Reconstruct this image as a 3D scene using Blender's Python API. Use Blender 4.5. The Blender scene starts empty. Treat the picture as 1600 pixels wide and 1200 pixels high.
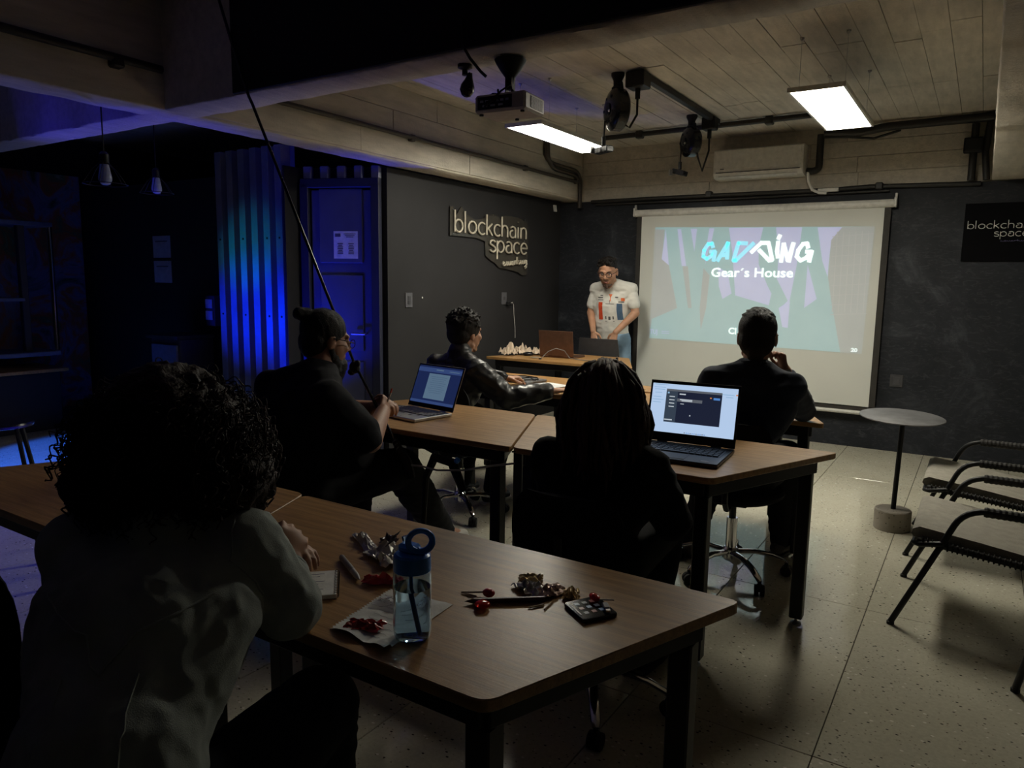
import bpy, math, random
import numpy as np
from mathutils import Vector, Matrix, noise as mnoise

S = bpy.context.scene
C = S.collection
rnd = random.Random(11)
PI = math.pi

# ---------------------------------------------------------------- camera
yaw, pit, roll, FPX = -0.56907994, -0.13835666, 0.01473666, 1140.43
fw = Vector((math.sin(yaw)*math.cos(pit), math.cos(yaw)*math.cos(pit), math.sin(pit)))
rt = Vector((math.cos(yaw), -math.sin(yaw), 0)); up = rt.cross(fw)
rt, up = rt*math.cos(roll)+up*math.sin(roll), -rt*math.sin(roll)+up*math.cos(roll)
cd = bpy.data.cameras.new('camera'); cam = bpy.data.objects.new('camera', cd); C.objects.link(cam)
cd.sensor_width = 36; cd.lens = FPX/1600*36; cd.clip_start = .02
cam.matrix_world = Matrix(((rt.x, up.x, -fw.x, 0), (rt.y, up.y, -fw.y, 0), (rt.z, up.z, -fw.z, 1.42), (0, 0, 0, 1)))
S.camera = cam

# ---------------------------------------------------------------- world, exposure, lights
S.view_settings.view_transform = 'Standard'
S.view_settings.look = 'None'
S.view_settings.gamma = 1
S.view_settings.use_curve_mapping = False
S.view_settings.exposure = 0.0
w = bpy.data.worlds.new('world'); S.world = w; w.use_nodes = True
w.node_tree.nodes['Background'].inputs[0].default_value = (.02, .03, .06, 1)
w.node_tree.nodes['Background'].inputs[1].default_value = .05
PANEL_L = 44.0           # radiance of the two ceiling panels
PANEL_C = (1.0, .95, .80)

def spot(name, loc, target, col, power, angle, blend=.5, size=.05):
    l = bpy.data.lights.new(name, 'SPOT'); o = bpy.data.objects.new(name, l); C.objects.link(o)
    l.color = col; l.energy = power; l.spot_size = math.radians(angle); l.spot_blend = blend; l.shadow_soft_size = size
    o.location = loc
    o.rotation_euler = (Vector(target)-Vector(loc)).to_track_quat('-Z', 'Y').to_euler()
    return o
# blue and cyan stage lamps of the dark lounge on the left
spot('stage_light', (-6.2, 1.9, .9), (-5.06, 4.0, 1.16), (.0, .02, 1), 400, 27, 1)
spot('stage_light', (-6.2, 1.9, .9), (-5.06, 4.0, 1.68), (.0, .45, .75), 130, 19, 1)
spot('stage_light', (-4.62, 3.35, .12), (-4.33, 4.16, 1.45), (.0, .015, 1), 115, 62, .9)
spot('stage_light', (-4.75, 1.95, .2), (-4.55, 2.44, 2.28), (.03, .02, 1), 60, 42, .15)
spot('stage_light', (-4.9, 3.2, .3), (-4.0, 1.9, 2.3), (.14, .16, 1), 40, 84, .9)
spot('stage_light', (-5.0, .2, 2.1), (-6.1, 2.85, 0), (.02, .13, 1), 1500, 21, .3)
spot('stage_light', (-5.6, .3, 2.0), (-4.0, 1.7, 0), (.05, .06, 1), 130, 40, .6)

# ---------------------------------------------------------------- helpers
def tag(o, label=None, cat=None, group=None, kind=None):
    if label: o['label'] = label
    if cat: o['category'] = cat
    if group: o['group'] = group
    if kind: o['kind'] = kind
    return o

def thing(name, label, cat, loc=(0, 0, 0), rz=0, group=None):
    o = bpy.data.objects.new(name, None); C.objects.link(o)
    o.location = loc; o.rotation_euler = (0, 0, rz); o.empty_display_size = .1
    return tag(o, label, cat, group)

def struct(name, loc=(0, 0, 0)):
    o = bpy.data.objects.new(name, None); C.objects.link(o); o.location = loc
    o['kind'] = 'structure'; return o

def copy_tree(o, parent=None):
    c = o.copy(); C.objects.link(c)
    if parent is not None: c.parent = parent
    for ch in list(o.children): copy_tree(ch, c)
    return c

def perp(d):
    d = Vector(d).normalized()
    a = Vector((0, 0, 1)) if abs(d.z) < .9 else Vector((1, 0, 0))
    x = d.cross(a).normalized(); return x, d.cross(x).normalized()

class MB:
    def __init__(s, es=1.0): s.v = []; s.f = []; s.n = 0; s.M = None; s.es = es
    def add(s, vs, fs):
        vs = [Vector(p) for p in vs]
        if s.M is not None: vs = [s.M @ p for p in vs]
        s.v += vs; n = s.n; s.f += [tuple(i+n for i in f) for f in fs]; s.n += len(vs); return s
    def box(s, c, d, rot=None, ch=0):
        hx, hy, hz = d[0]/2, d[1]/2, d[2]/2
        R = rot if rot is not None else Matrix.Identity(3)
        if not isinstance(R, Matrix): R = Matrix.Rotation(R, 3, 'Z')
        c = Vector(c)
        if ch <= 0:
            vs = [(x, y, z) for z in (-hz, hz) for x, y in ((-hx, -hy), (hx, -hy), (hx, hy), (-hx, hy))]
            fs = [(3, 2, 1, 0), (4, 5, 6, 7), (0, 1, 5, 4), (1, 2, 6, 5), (2, 3, 7, 6), (3, 0, 4, 7)]
            return s.add([c+R @ Vector(p) for p in vs], fs)
        vs = []; idx = {}
        for sx in (-1, 1):
            for sy in (-1, 1):
                for sz in (-1, 1):
                    for a in range(3):
                        p = [sx*(hx-ch), sy*(hy-ch), sz*(hz-ch)]; p[a] += (sx, sy, sz)[a]*ch
                        idx[(sx, sy, sz, a)] = len(vs); vs.append(p)
        fs = []
        for a in range(3):
            b, e = (a+1) % 3, (a+2) % 3
            for sg in (-1, 1):
                q = []
                for sb, se in ((-1, -1), (1, -1), (1, 1), (-1, 1)):
                    k = [0, 0, 0]; k[a] = sg; k[b] = sb; k[e] = se; q.append(idx[(*k, a)])
                fs.append(tuple(q if sg > 0 else q[::-1]))
            for sb in (-1, 1):
                for se in (-1, 1):
                    def I(sa, ax):
                        k = [0, 0, 0]; k[a] = sa; k[b] = sb; k[e] = se; return idx[(*k, ax)]
                    q = (I(-1, b), I(1, b), I(1, e), I(-1, e)); fs.append(q if sb*se > 0 else q[::-1])
        for sx in (-1, 1):
            for sy in (-1, 1):
                for sz in (-1, 1):
                    q = tuple(idx[(sx, sy, sz, a)] for a in range(3)); fs.append(q if sx*sy*sz > 0 else q[::-1])
        return s.add([c+R @ Vector(p) for p in vs], fs)
    def tube(s, pts, r, n=8, closed=False, caps=True, flat=1.0):
        pts = [Vector(p) for p in pts]; m = len(pts)
        rs = r if isinstance(r, (list, tuple)) else [r]*m
        if closed: tg = [(pts[(i+1) % m]-pts[i-1]).normalized() for i in range(m)]
        else: tg = [((pts[min(i+1, m-1)]-pts[max(i-1, 0)])).normalized() for i in range(m)]
        x, _ = perp(tg[0]); vs = []; fs = []
        for i in range(m):
            x = (x-tg[i]*x.dot(tg[i]))
            x = x.normalized() if x.length > 1e-6 else perp(tg[i])[0]
            y = tg[i].cross(x)
            for k in range(n):
                a = 2*PI*k/n; vs.append(pts[i]+x*(rs[i]*math.cos(a))+y*(rs[i]*flat*math.sin(a)))
        for i in range(m if closed else m-1):
            j = (i+1) % m
            for k in range(n):
                l = (k+1) % n; fs.append((i*n+k, i*n+l, j*n+l, j*n+k))
        if caps and not closed:
            fs.append(tuple(range(n))[::-1]); fs.append(tuple((m-1)*n+k for k in range(n)))
        return s.add(vs, fs)
    def cyl(s, a, b, r, r2=None, n=20): return s.tube([a, b], [r, r if r2 is None else r2], n)
    def lathe(s, prof, c=(0, 0, 0), n=28, axis='Z'):
        vs = []; fs = []; m = len(prof); c = Vector(c)
        for r, z in prof:
            for k in range(n):
                a = 2*PI*k/n; p = (r*math.cos(a), r*math.sin(a), z)
                if axis == 'X': p = (p[2], p[0], p[1])
                elif axis == 'Y': p = (p[1], p[2], p[0])
                vs.append(c+Vector(p))
        for i in range(m-1):
            for k in range(n):
                l = (k+1) % n; fs.append((i*n+k, i*n+l, (i+1)*n+l, (i+1)*n+k))
        fs.append(tuple(range(n))[::-1]); fs.append(tuple((m-1)*n+k for k in range(n)))
        return s.add(vs, fs)
    def prism(s, poly, z0, z1, ch=0):
        n = len(poly); c = [sum(p[i] for p in poly)/n for i in (0, 1)]
        def ins(d):
            out = []
            for i in range(n):
                a, b, e = Vector(poly[i-1]), Vector(poly[i]), Vector(poly[(i+1) % n])
                t1 = (b-a).normalized(); t2 = (e-b).normalized()
                nn = Vector((-(t1.y+t2.y), t1.x+t2.x)); nn = nn.normalized() if nn.length > 1e-6 else Vector((-t1.y, t1.x))
                out.append((b.x+nn.x*d, b.y+nn.y*d))
            return out
        ar = sum(poly[i-1][0]*poly[i][1]-poly[i][0]*poly[i-1][1] for i in range(n))
        if ar < 0: poly = poly[::-1]
        lv = [(poly, z0), (poly, z1)] if ch <= 0 else [(ins(ch), z0), (poly, z0+ch), (poly, z1-ch), (ins(ch), z1)]
        vs = [(x, y, z) for pl, z in lv for x, y in pl]; fs = []
        for i in range(len(lv)-1):
            for k in range(n):
                l = (k+1) % n; fs.append((i*n+k, i*n+l, (i+1)*n+l, (i+1)*n+k))
        fs.append(tuple(range(n))[::-1]); fs.append(tuple((len(lv)-1)*n+k for k in range(n)))
        return s.add(vs, fs)
    def cap(s, a, ra, b, rb, fa=None, fk=1.0, n=14):
        """tapered capsule, optionally squashed by fk along direction fa"""
        a = Vector(a); b = Vector(b); d = b-a; ra *= s.es; rb *= s.es
        d = d.normalized() if d.length > 1e-5 else Vector((0, 0, 1))
        if fa is not None:
            x = Vector(fa); x = x-d*x.dot(d)
            x = x.normalized() if x.length > 1e-3 else perp(d)[0]
        else: x = perp(d)[0]
        y = d.cross(x); vs = []; fs = []; h = 5; rows = []
        for i in range(h+1):
            t = -PI/2+PI/2*i/h; rows.append((a, ra, t))
        for i in range(h+1):
            t = PI/2*i/h; rows.append((b, rb, t))
        for c, r, t in rows:
            rr = max(r*math.cos(t), r*.02)
            for k in range(n):
                u = 2*PI*k/n; vs.append(c+d*(r*math.sin(t))+x*(rr*math.cos(u)*fk)+y*(rr*math.sin(u)))
        m = len(rows)
        for i in range(m-1):
            for k in range(n):
                l = (k+1) % n; fs.append((i*n+k, i*n+l, (i+1)*n+l, (i+1)*n+k))
        fs.append(tuple(range(n))[::-1]); fs.append(tuple((m-1)*n+k for k in range(n)))
        return s.add(vs, fs)
    def ell(s, c, r, R=None, n=18, m=12):
        c = Vector(c); R = R or Matrix.Identity(3); vs = []; fs = []
        if not isinstance(r, (tuple, list)): r = (r, r, r)
        r = tuple(x*s.es for x in r)
        for i in range(m+1):
            t = -PI/2+PI*i/m; q = max(math.cos(t), .01)
            for k in range(n):
                u = 2*PI*k/n; vs.append(c+R @ Vector((r[0]*q*math.cos(u), r[1]*q*math.sin(u), r[2]*math.sin(t))))
        for i in range(m):
            for k in range(n):
                l = (k+1) % n; fs.append((i*n+k, i*n+l, (i+1)*n+l, (i+1)*n+k))
        fs.append(tuple(range(n))[::-1]); fs.append(tuple(m*n+k for k in range(n)))
        return s.add(vs, fs)
    def grid(s, fn, nu, nv, thick=0):
        """surface fn(u,v) 0..1; thick gives it a second side"""
        P = [[Vector(fn(i/nu, j/nv)) for j in range(nv+1)] for i in range(nu+1)]
        W = nv+1; vs = [p for row in P for p in row]
        fs = [(i*W+j, (i+1)*W+j, (i+1)*W+j+1, i*W+j+1) for i in range(nu) for j in range(nv)]
        if thick:
            N = len(vs); nr = []
            for i in range(nu+1):
                for j in range(nv+1):
                    a = P[min(i+1, nu)][j]-P[max(i-1, 0)][j]; b = P[i][min(j+1, nv)]-P[i][max(j-1, 0)]
                    c = a.cross(b); nr.append(c.normalized() if c.length > 1e-9 else Vector((0, 0, 1)))
            vs = vs+[p-q*thick for p, q in zip(vs, nr)]
            fs += [tuple(N+i for i in f[::-1]) for f in list(fs)]
            bd = [i*W for i in range(nu+1)]+[nu*W+j for j in range(1, W)]+[i*W+nv for i in range(nu-1, -1, -1)]+[j for j in range(nv-1, 0, -1)]
            for a, b in zip(bd, bd[1:]+bd[:1]): fs.append((b, a, a+N, b+N))
        return s.add(vs, fs)
    def mesh(s, name, mat=None, off=None, ang=35):
        me = bpy.data.meshes.new(name)
        vs = s.v if off is None else [p-off for p in s.v]
        me.from_pydata([tuple(p) for p in vs], [], s.f); me.validate(); me.update()
        me.polygons.foreach_set('use_smooth', [True]*len(me.polygons))
        if ang < 180: me.set_sharp_from_angle(angle=math.radians(ang))
        if mat: me.materials.append(mat)
        return me
    def build(s, name, mat, parent=None, world=False, ang=35, loc=None):
        off = parent.location.copy() if (world and parent is not None) else None
        if loc is not None: off = Vector(loc)
        o = bpy.data.objects.new(name, s.mesh(name, mat, off, ang)); C.objects.link(o)
        if parent is not None: o.parent = parent
        if loc is not None: o.location = loc if parent is None else Vector(loc)-parent.location
        return o

def B(es=1.0): return MB(es)

def inst(src, name, parent, loc, rz=0):
    o = bpy.data.objects.new(name, src); C.objects.link(o); o.parent = parent; o.location = loc; o.rotation_euler = (0, 0, rz); return o

# ---------------------------------------------------------------- materials
def newmat(name):
    m = bpy.data.materials.new(name); m.use_nodes = True; nt = m.node_tree
    return m, nt, nt.nodes['Principled BSDF']
def N(nt, t, **k):
    n = nt.nodes.new(t)
    for a, b in k.items(): setattr(n, a, b)
    return n
def ramp(nt, fac, stops):
    r = N(nt, 'ShaderNodeValToRGB'); nt.links.new(fac, r.inputs[0]); e = r.color_ramp.elements
    while len(e) < len(stops): e.new(.5)
    for q, (p, c) in zip(e, stops): q.position = p; q.color = (*c, 1) if len(c) == 3 else c
    return r.outputs[0]
def noise_tex(nt, vec, scale, detail=4, rough=.55, dist=0):
    n = N(nt, 'ShaderNodeTexNoise'); n.inputs['Scale'].default_value = scale; n.inputs['Detail'].default_value = detail
    n.inputs['Roughness'].default_value = rough; n.inputs['Distortion'].default_value = dist
    nt.links.new(vec, n.inputs['Vector']); return n.outputs['Fac']
def mapping(nt, vec, scale=(1, 1, 1), rot=(0, 0, 0)):
    m = N(nt, 'ShaderNodeMapping'); m.inputs['Scale'].default_value = scale; m.inputs['Rotation'].default_value = rot
    nt.links.new(vec, m.inputs[0]); return m.outputs[0]
def wpos(nt): return N(nt, 'ShaderNodeNewGeometry').outputs['Position']
def opos(nt): return N(nt, 'ShaderNodeTexCoord').outputs['Object']
def mixc(nt, fac, a, b, mode='MIX'):
    m = N(nt, 'ShaderNodeMix', data_type='RGBA', blend_type=mode)
    for i, x in ((0, fac), (6, a), (7, b)):
        if isinstance(x, (int, float)): m.inputs[i].default_value = x
        elif isinstance(x, tuple): m.inputs[i].default_value = (*x, 1) if len(x) == 3 else x
        else: nt.links.new(x, m.inputs[i])
    return m.outputs[2]
def bump(nt, b, h, strength, dist=.01):
    n = N(nt, 'ShaderNodeBump'); n.inputs['Strength'].default_value = strength; n.inputs['Distance'].default_value = dist
    nt.links.new(h, n.inputs['Height']); nt.links.new(n.outputs[0], b.inputs['Normal'])

def sm(name, col, rough=.5, metal=0, var=.12, scale=25, bmp=0, bscale=None, spec=.5, coat=0, sheen=0, emis=None, estr=1, trans=0, ior=1.45, alpha=1, world=False):
    m, nt, b = newmat(name); v = wpos(nt) if world else opos(nt)
    f = noise_tex(nt, v, scale)
    lo = tuple(c*(1-var) for c in col); hi = tuple(min(1, c*(1+var)) for c in col)
    nt.links.new(ramp(nt, f, [(.3, lo), (.7, hi)]), b.inputs['Base Color'])
    b.inputs['Roughness'].default_value = rough; b.inputs['Metallic'].default_value = metal
    b.inputs['Specular IOR Level'].default_value = spec; b.inputs['Coat Weight'].default_value = coat
    b.inputs['Sheen Weight'].default_value = sheen; b.inputs['IOR'].default_value = ior
    b.inputs['Transmission Weight'].default_value = trans; b.inputs['Alpha'].default_value = alpha
    if emis: b.inputs['Emission Color'].default_value = (*emis, 1); b.inputs['Emission Strength'].default_value = estr
    if bmp: bump(nt, b, noise_tex(nt, v, bscale or scale*3, 6), bmp)
    return m

def m_concrete(name, col, stain=.25, scl=1.0):
    m, nt, b = newmat(name); p = wpos(nt)
    a = noise_tex(nt, p, 1.3*scl, 6, .6); c = noise_tex(nt, mapping(nt, p, (9, 1.5, 9)), 2.5*scl, 5, .6); d = noise_tex(nt, p, 60, 4, .7)
    base = ramp(nt, a, [(.3, tuple(x*(1-stain) for x in col)), (.55, col), (.75, tuple(min(1, x*(1+stain*.6)) for x in col))])
    base = mixc(nt, .35, base, ramp(nt, c, [(.3, (.45, .45, .44)), (.7, (1.25, 1.22, 1.18))]), 'MULTIPLY')
    e = N(nt, 'ShaderNodeTexVoronoi'); e.inputs['Scale'].default_value = 38; nt.links.new(p, e.inputs['Vector'])
    pits = ramp(nt, e.outputs['Distance'], [(.03, (.45, .42, .4)), (.09, (1, 1, 1))])
    base = mixc(nt, .6, base, pits, 'MULTIPLY')
    nt.links.new(base, b.inputs['Base Color']); b.inputs['Roughness'].default_value = .88; b.inputs['Specular IOR Level'].default_value = .25
    h = N(nt, 'ShaderNodeMath', operation='ADD'); nt.links.new(c, h.inputs[0]); nt.links.new(d, h.inputs[1])
    bump(nt, b, h.outputs[0], .35, .012); return m

M = {}
M['concrete'] = m_concrete('concrete', (.58, .54, .465))
M['concrete2'] = m_concrete('concrete_beam', (.56, .52, .44), .2)
M['joint'] = sm('joint_grout', (.05, .045, .04), .9)
M['lounge_blue'] = sm('lounge_panel', (.10, .12, .2), .6)
M['black'] = sm('black_steel', (.012, .012, .013), .45, 0, spec=.35)
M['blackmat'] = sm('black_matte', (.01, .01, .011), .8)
M['blackgloss'] = sm('black_gloss', (.012, .012, .014), .22)
M['rubber'] = sm('rubber', (.012, .012, .012), .7)
M['chrome'] = sm('chrome', (.75, .75, .77), .12, 1, var=.03)
M['steel'] = sm('steel', (.45, .45, .45), .3, 1)
M['white'] = sm('white_plastic', (.62, .61, .57), .4)
M['whitegrey'] = sm('aircon_plastic', (.66, .65, .60), .35)
M['paper'] = sm('paper', (.72, .72, .70), .8, bmp=.15, bscale=60)
M['silver'] = sm('silver_plastic', (.52, .52, .54), .35, .6)
M['fabric_black'] = sm('black_fabric', (.010, .010, .011), .95, bmp=.3, bscale=300, spec=.15)

def m_wood():
    m, nt, b = newmat('oak_laminate'); p = wpos(nt)
    g = noise_tex(nt, mapping(nt, p, (1.5, 26, 20)), 3.2, 6, .65, .6); g2 = noise_tex(nt, mapping(nt, p, (4, 160, 60)), 2.5, 3, .6)
    wv = N(nt, 'ShaderNodeTexWave', wave_type='BANDS', bands_direction='Y'); wv.inputs['Scale'].default_value = 9
    wv.inputs['Distortion'].default_value = 9; wv.inputs['Detail'].default_value = 3; wv.inputs['Detail Scale'].default_value = .9
    nt.links.new(mapping(nt, p, (.22, 1, 1)), wv.inputs['Vector'])
    c = ramp(nt, g, [(.3, (.27, .14, .048)), (.5, (.40, .222, .083)), (.7, (.47, .28, .112))])
    c = mixc(nt, .35, c, ramp(nt, wv.outputs['Fac'], [(.0, (.62, .58, .55)), (.45, (1, 1, 1)), (1, (1.08, 1.06, 1.03))]), 'MULTIPLY')
    c = mixc(nt, .5, c, ramp(nt, g2, [(.35, (.6, .55, .5)), (.52, (1, 1, 1))]), 'MULTIPLY')
    nt.links.new(c, b.inputs['Base Color']); b.inputs['Roughness'].default_value = .37; b.inputs['Specular IOR Level'].default_value = .45
    bump(nt, b, g2, .12, .003); return m
M['wood'] = m_wood()
M['woodedge'] = sm('oak_edge', (.16, .085, .04), .5, var=.2)

def m_terrazzo():
    m, nt, b = newmat('terrazzo'); p = wpos(nt)
    base = ramp(nt, noise_tex(nt, p, 2.2, 5), [(.3, (.45, .425, .335)), (.7, (.51, .485, .39))])
    base = mixc(nt, .5, base, ramp(nt, noise_tex(nt, p, 70, 3), [(.35, (.85, .85, .85)), (.65, (1.1, 1.1, 1.1))]), 'MULTIPLY')
    def specks(scale, lo, hi, thr, col, b0, rot):
        v = N(nt, 'ShaderNodeTexVoronoi'); v.inputs['Scale'].default_value = scale; v.inputs['Randomness'].default_value = 1
        nt.links.new(mapping(nt, p, (1, 1.5, 1), (0, 0, rot)), v.inputs['Vector'])
        d = ramp(nt, v.outputs['Distance'], [(lo, (1, 1, 1)), (hi, (0, 0, 0))])
        s = N(nt, 'ShaderNodeSeparateColor'); nt.links.new(v.outputs['Color'], s.inputs[0])
        g = N(nt, 'ShaderNodeMath', operation='GREATER_THAN'); nt.links.new(s.outputs[0], g.inputs[0]); g.inputs[1].default_value = thr
        mm = N(nt, 'ShaderNodeMath', operation='MULTIPLY'); nt.links.new(d, mm.inputs[0]); nt.links.new(g.outputs[0], mm.inputs[1])
        return mixc(nt, mm.outputs[0], b0, col)
    base = specks(34, .14, .20, .62, (.05, .045, .035), base, .6)
    base = specks(27, .13, .19, .72, (.72, .70, .62), base, 2.1)
    base = specks(70, .16, .24, .75, (.16, .14, .10), base, 1.1)
    nt.links.new(base, b.inputs['Base Color']); b.inputs['Roughness'].default_value = .075; b.inputs['Specular IOR Level'].default_value = .5
    return m
M['terrazzo'] = m_terrazzo()

def m_chalk():
    m, nt, b = newmat('chalkboard_paint'); p = wpos(nt)
    a = noise_tex(nt, p, 1.6, 7, .62, 1.2); c = noise_tex(nt, mapping(nt, p, (1, 1, 2.5), (0, .5, 0)), 9, 5, .7, 2)
    base = ramp(nt, a, [(.35, (.009, .011, .015)), (.55, (.018, .020, .026)), (.72, (.055, .060, .070))])
    base = mixc(nt, .25, base, ramp(nt, c, [(.52, (0, 0, 0)), (.72, (.10, .10, .11))]), 'ADD')
    nt.links.new(base, b.inputs['Base Color']); b.inputs['Roughness'].default_value = .6; b.inputs['Specular IOR Level'].default_value = .3
    bump(nt, b, c, .05); return m
M['chalk'] = m_chalk()
M['leftwall'] = sm('charcoal_paint', (.025, .0245, .026), .62, var=.15, scale=1.5, bmp=.06, bscale=12, world=True, spec=.3)
M['darkwall'] = sm('dark_paint', (.02, .02, .024), .8, world=True)
M['emit'] = None
# ================================================================ the room
D = 7.07
floor = struct('floor')
fb = B().box((-2.9, 2.4, -.055), (13, 10.4, .1)).build('grout_bed', M['joint'], floor)
tile = B().box((0, 0, -.004), (.597, 1.217, .012), ch=.0015).mesh('floor_tile', M['terrazzo'])
for i in range(-13, 7):
    for j in range(-1, 6):
        inst(tile, 'floor_tile', floor, (-.32+.6*i-.3, 2.23+1.22*j-.61+1.22*0, 0))

ceiling = struct('ceiling')
B().box((-2.9, 2.4, 2.87), (13, 10.4, .1)).build('slab', M['concrete'], ceiling)
ys_joint = [2.56, 3.05, 4.55, 5.85, 7.09]
x = -3.68; k = 0
while x < -.06:
    wdt = min(.142, -.04-x)
    cuts = [2.56, 3.25+.5*((k*37) % 5)/5, 4.6+.12*((k*17) % 3), 5.85+(.02 if k % 2 else -.03), 7.09]
    for a, b2 in zip(cuts, cuts[1:]):
        dz = rnd.uniform(-.003, .003)
        B().box((x+wdt/2, (a+b2)/2, 2.81+dz), (wdt-.0018, b2-a-.002, .024), ch=.0015).build('board_strip', M['concrete'], ceiling)
    x += .142; k += 1

def beam(name, p0, p1, w, z0, z1, mat, jit=.006, seg=.05):
    """rough cast beam along p0->p1 with uneven edges"""
    p0 = Vector((*p0, 0)); p1 = Vector((*p1, 0)); L = (p1-p0).length; d = (p1-p0).normalized(); s = Vector((-d.y, d.x, 0))
    n = int(L/seg); ring = [(-w/2, z0+.008), (-w/2+.008, z0), (w/2-.008, z0), (w/2, z0+.008), (w/2, z1), (-w/2, z1)]
    vs = []; fs = []
    for i in range(n+1):
        for q, (a, z) in enumerate(ring):
            j = jit if q < 4 else 0
            nz = mnoise.noise(Vector((i*.23, q*3.1, L))); n2 = mnoise.noise(Vector((i*.9, q*5.7, L+9)))
            vs.append(p0+d*(L*i/n)+s*(a+(nz*.5+n2*.5)*j)+Vector((0, 0, z+(nz+n2)*j*.8)))
    m = len(ring)
    for i in range(n):
        for k in range(m):
            l = (k+1) % m; fs.append((i*m+k, (i+1)*m+k, (i+1)*m+l, i*m+l))
    fs.append(tuple(range(m))); fs.append(tuple(n*m+k for k in range(m))[::-1])
    b = B(); b.add(vs, fs); o = b.build(name, mat, None, ang=60); o['kind'] = 'structure'; return o

tb = beam('trim_1', (-3.80, -2.6), (-3.80, 7.2), .22, 2.285, 2.83, M['concrete2'])          # long beam over the left wall line
bb = beam('trim_2', (-8, 7.19), (3.5, 7.19), .20, 2.27, 2.83, M['concrete2'], .003)        # beam along the back wall
cb = beam('trim_3', (-8, 2.46), (3.5, 2.46), .20, 2.285, 2.83, M['concrete2'])            # cross beam
B().box((-1.585, 2.354, 2.56), (3.07, .014, .53), ch=.004).build('black_shade_face', M['blackmat'], cb)  # black sheet stands in for the shade on the cross beam's near face
rb = beam('trim_4', (.212, -2.6), (.212, 7.1), .48, 2.28, 2.83, M['concrete2'])               # beam above the right side
# board marks: courses of form boards standing proud on the beam faces
def courses(parent, along, face, z0, z1, nrow, a0, a1, mat, sgn):
    h = (z1-z0)/nrow
    for r in range(nrow):
        a = a0+.0; cut = a0+rnd.uniform(.7, 1.6)
        while a < a1-.02:
            e = min(cut, a1); t = .010+rnd.uniform(0, .004); zc = z0+h*(r+.5)
            if along == 'Y': B().box((face+sgn*t/2, (a+e)/2, zc), (t, e-a-.004, h-.004), ch=.002).build('board_strip', mat, parent)
            else: B().box(((a+e)/2, face+sgn*t/2, zc), (e-a-.004, t, h-.004), ch=.002).build('board_strip', mat, parent)
            a = e; cut = a+rnd.uniform(1.1, 2.0)
courses(tb, 'Y', -3.69, 2.30, 2.80, 3, 2.57, 7.08, M['concrete2'], 1)
courses(bb, 'X', 7.09, 2.275, 2.80, 4, -3.66, -.05, M['concrete2'], -1)

def wall(name, c, d, mat): 
    o = B().box(c, d).build(name, mat); o['kind'] = 'structure'; return o
wall('wall_back', (-.65, D+.06, 1.135), (8.3, .12, 2.27), M['chalk'])
wall('wall_right', (3.5, 2.4, 1.4), (.1, 10, 2.8), M['darkwall'])
wall('wall_behind', (-2.9, -2.7, 1.4), (13, .1, 2.8), M['darkwall'])
wall('wall_far_left', (-8.05, 2.4, 1.4), (.1, 10, 2.8), M['darkwall'])
wl = B().box((-3.99, (4.32+D)/2, 1.14), (.12, D-4.32, 2.28)).build('wall_left', M['leftwall']); wl['kind'] = 'structure'
# angled wall with the blue lit door
dd = Vector((-.93, -.366, 0)).normalized(); dn = Vector((dd.y, -dd.x, 0))   # points back to the room? fixed below
if dn.y > 0: dn = -dn
E0 = Vector((-3.94, 4.32, 0))
ang = math.atan2(dd.y, dd.x)
Rd = Matrix.Rotation(ang, 3, 'Z')
def onw(a, z, off=0): return E0+dd*a+dn*off+Vector((0, 0, z))
M['bluepaint'] = sm('blue_grey_paint', (.10, .11, .17), .45, var=.1, scale=4)
M['bluepaint2'] = sm('blue_grey_frame', (.025, .028, .05), .5, var=.1, scale=4)
aw = B(); aw.box(onw(.37, 1.14, -.06), (.74, .1, 2.28), Rd); aw = aw.build('wall_angled', M['blackmat']); aw['kind'] = 'structure'
dr = struct('door_1', tuple(onw(.36, 0)))
b = B(); b.box(onw(.36, 1.06, .01), (.50, .03, 2.1), Rd, ch=.004); b.build('door_leaf', M['bluepaint'], dr, True)
for z0, z1 in ((.86, 1.46), (1.55, 2.12), (.15, .78)):
    b = B(); b.box(onw(.36, (z0+z1)/2, .03), (.36, .014, z1-z0), Rd, ch=.006); b.build('panel', M['bluepaint'], dr, True)
for a in (.07, .655):
    b = B(); b.box(onw(a, 1.08, .03), (.07, .06, 2.16), Rd, ch=.005); b.build('jamb', M['bluepaint2'], dr, True)
b = B(); b.box(onw(.36, 2.16, .03), (.65, .06, .07), Rd, ch=.005); b.build('lintel', M['bluepaint2'], dr, True)
b = B(); b.tube([onw(.16, 1.0, .02), onw(.16, 1.0, .07), onw(.27, 1.0, .07)], .009, 8); b.build('door_handle', M['steel'], dr, True)
# notice on the door
nt_ = thing('notice', 'printed notice sheet taped on the blue lit door', 'notice', tuple(onw(.32, 1.69, .04)))
b = B(); b.box(onw(.32, 1.69, .0385), (.20, .002, .21), Rd); b.build('sheet', M['paper'], nt_, True)
ink = sm('ink_grey', (.12, .12, .14), .8)
b = B()
b.box(onw(.385, 1.765, .0405), (.045, .002, .025), Rd)
for r in range(3): b.box(onw(.285, 1.775-.012*r, .0405), (.10-.02*r, .002, .004), Rd)
for a in (.275, .365):
    for r in range(7): b.box(onw(a, 1.70-.013*r, .0405), (.045-.012*(r % 3 == 1), .002, .006), Rd)
o = b.build('printed_lines', ink, nt_, True); o['kind'] = 'stuff'

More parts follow.
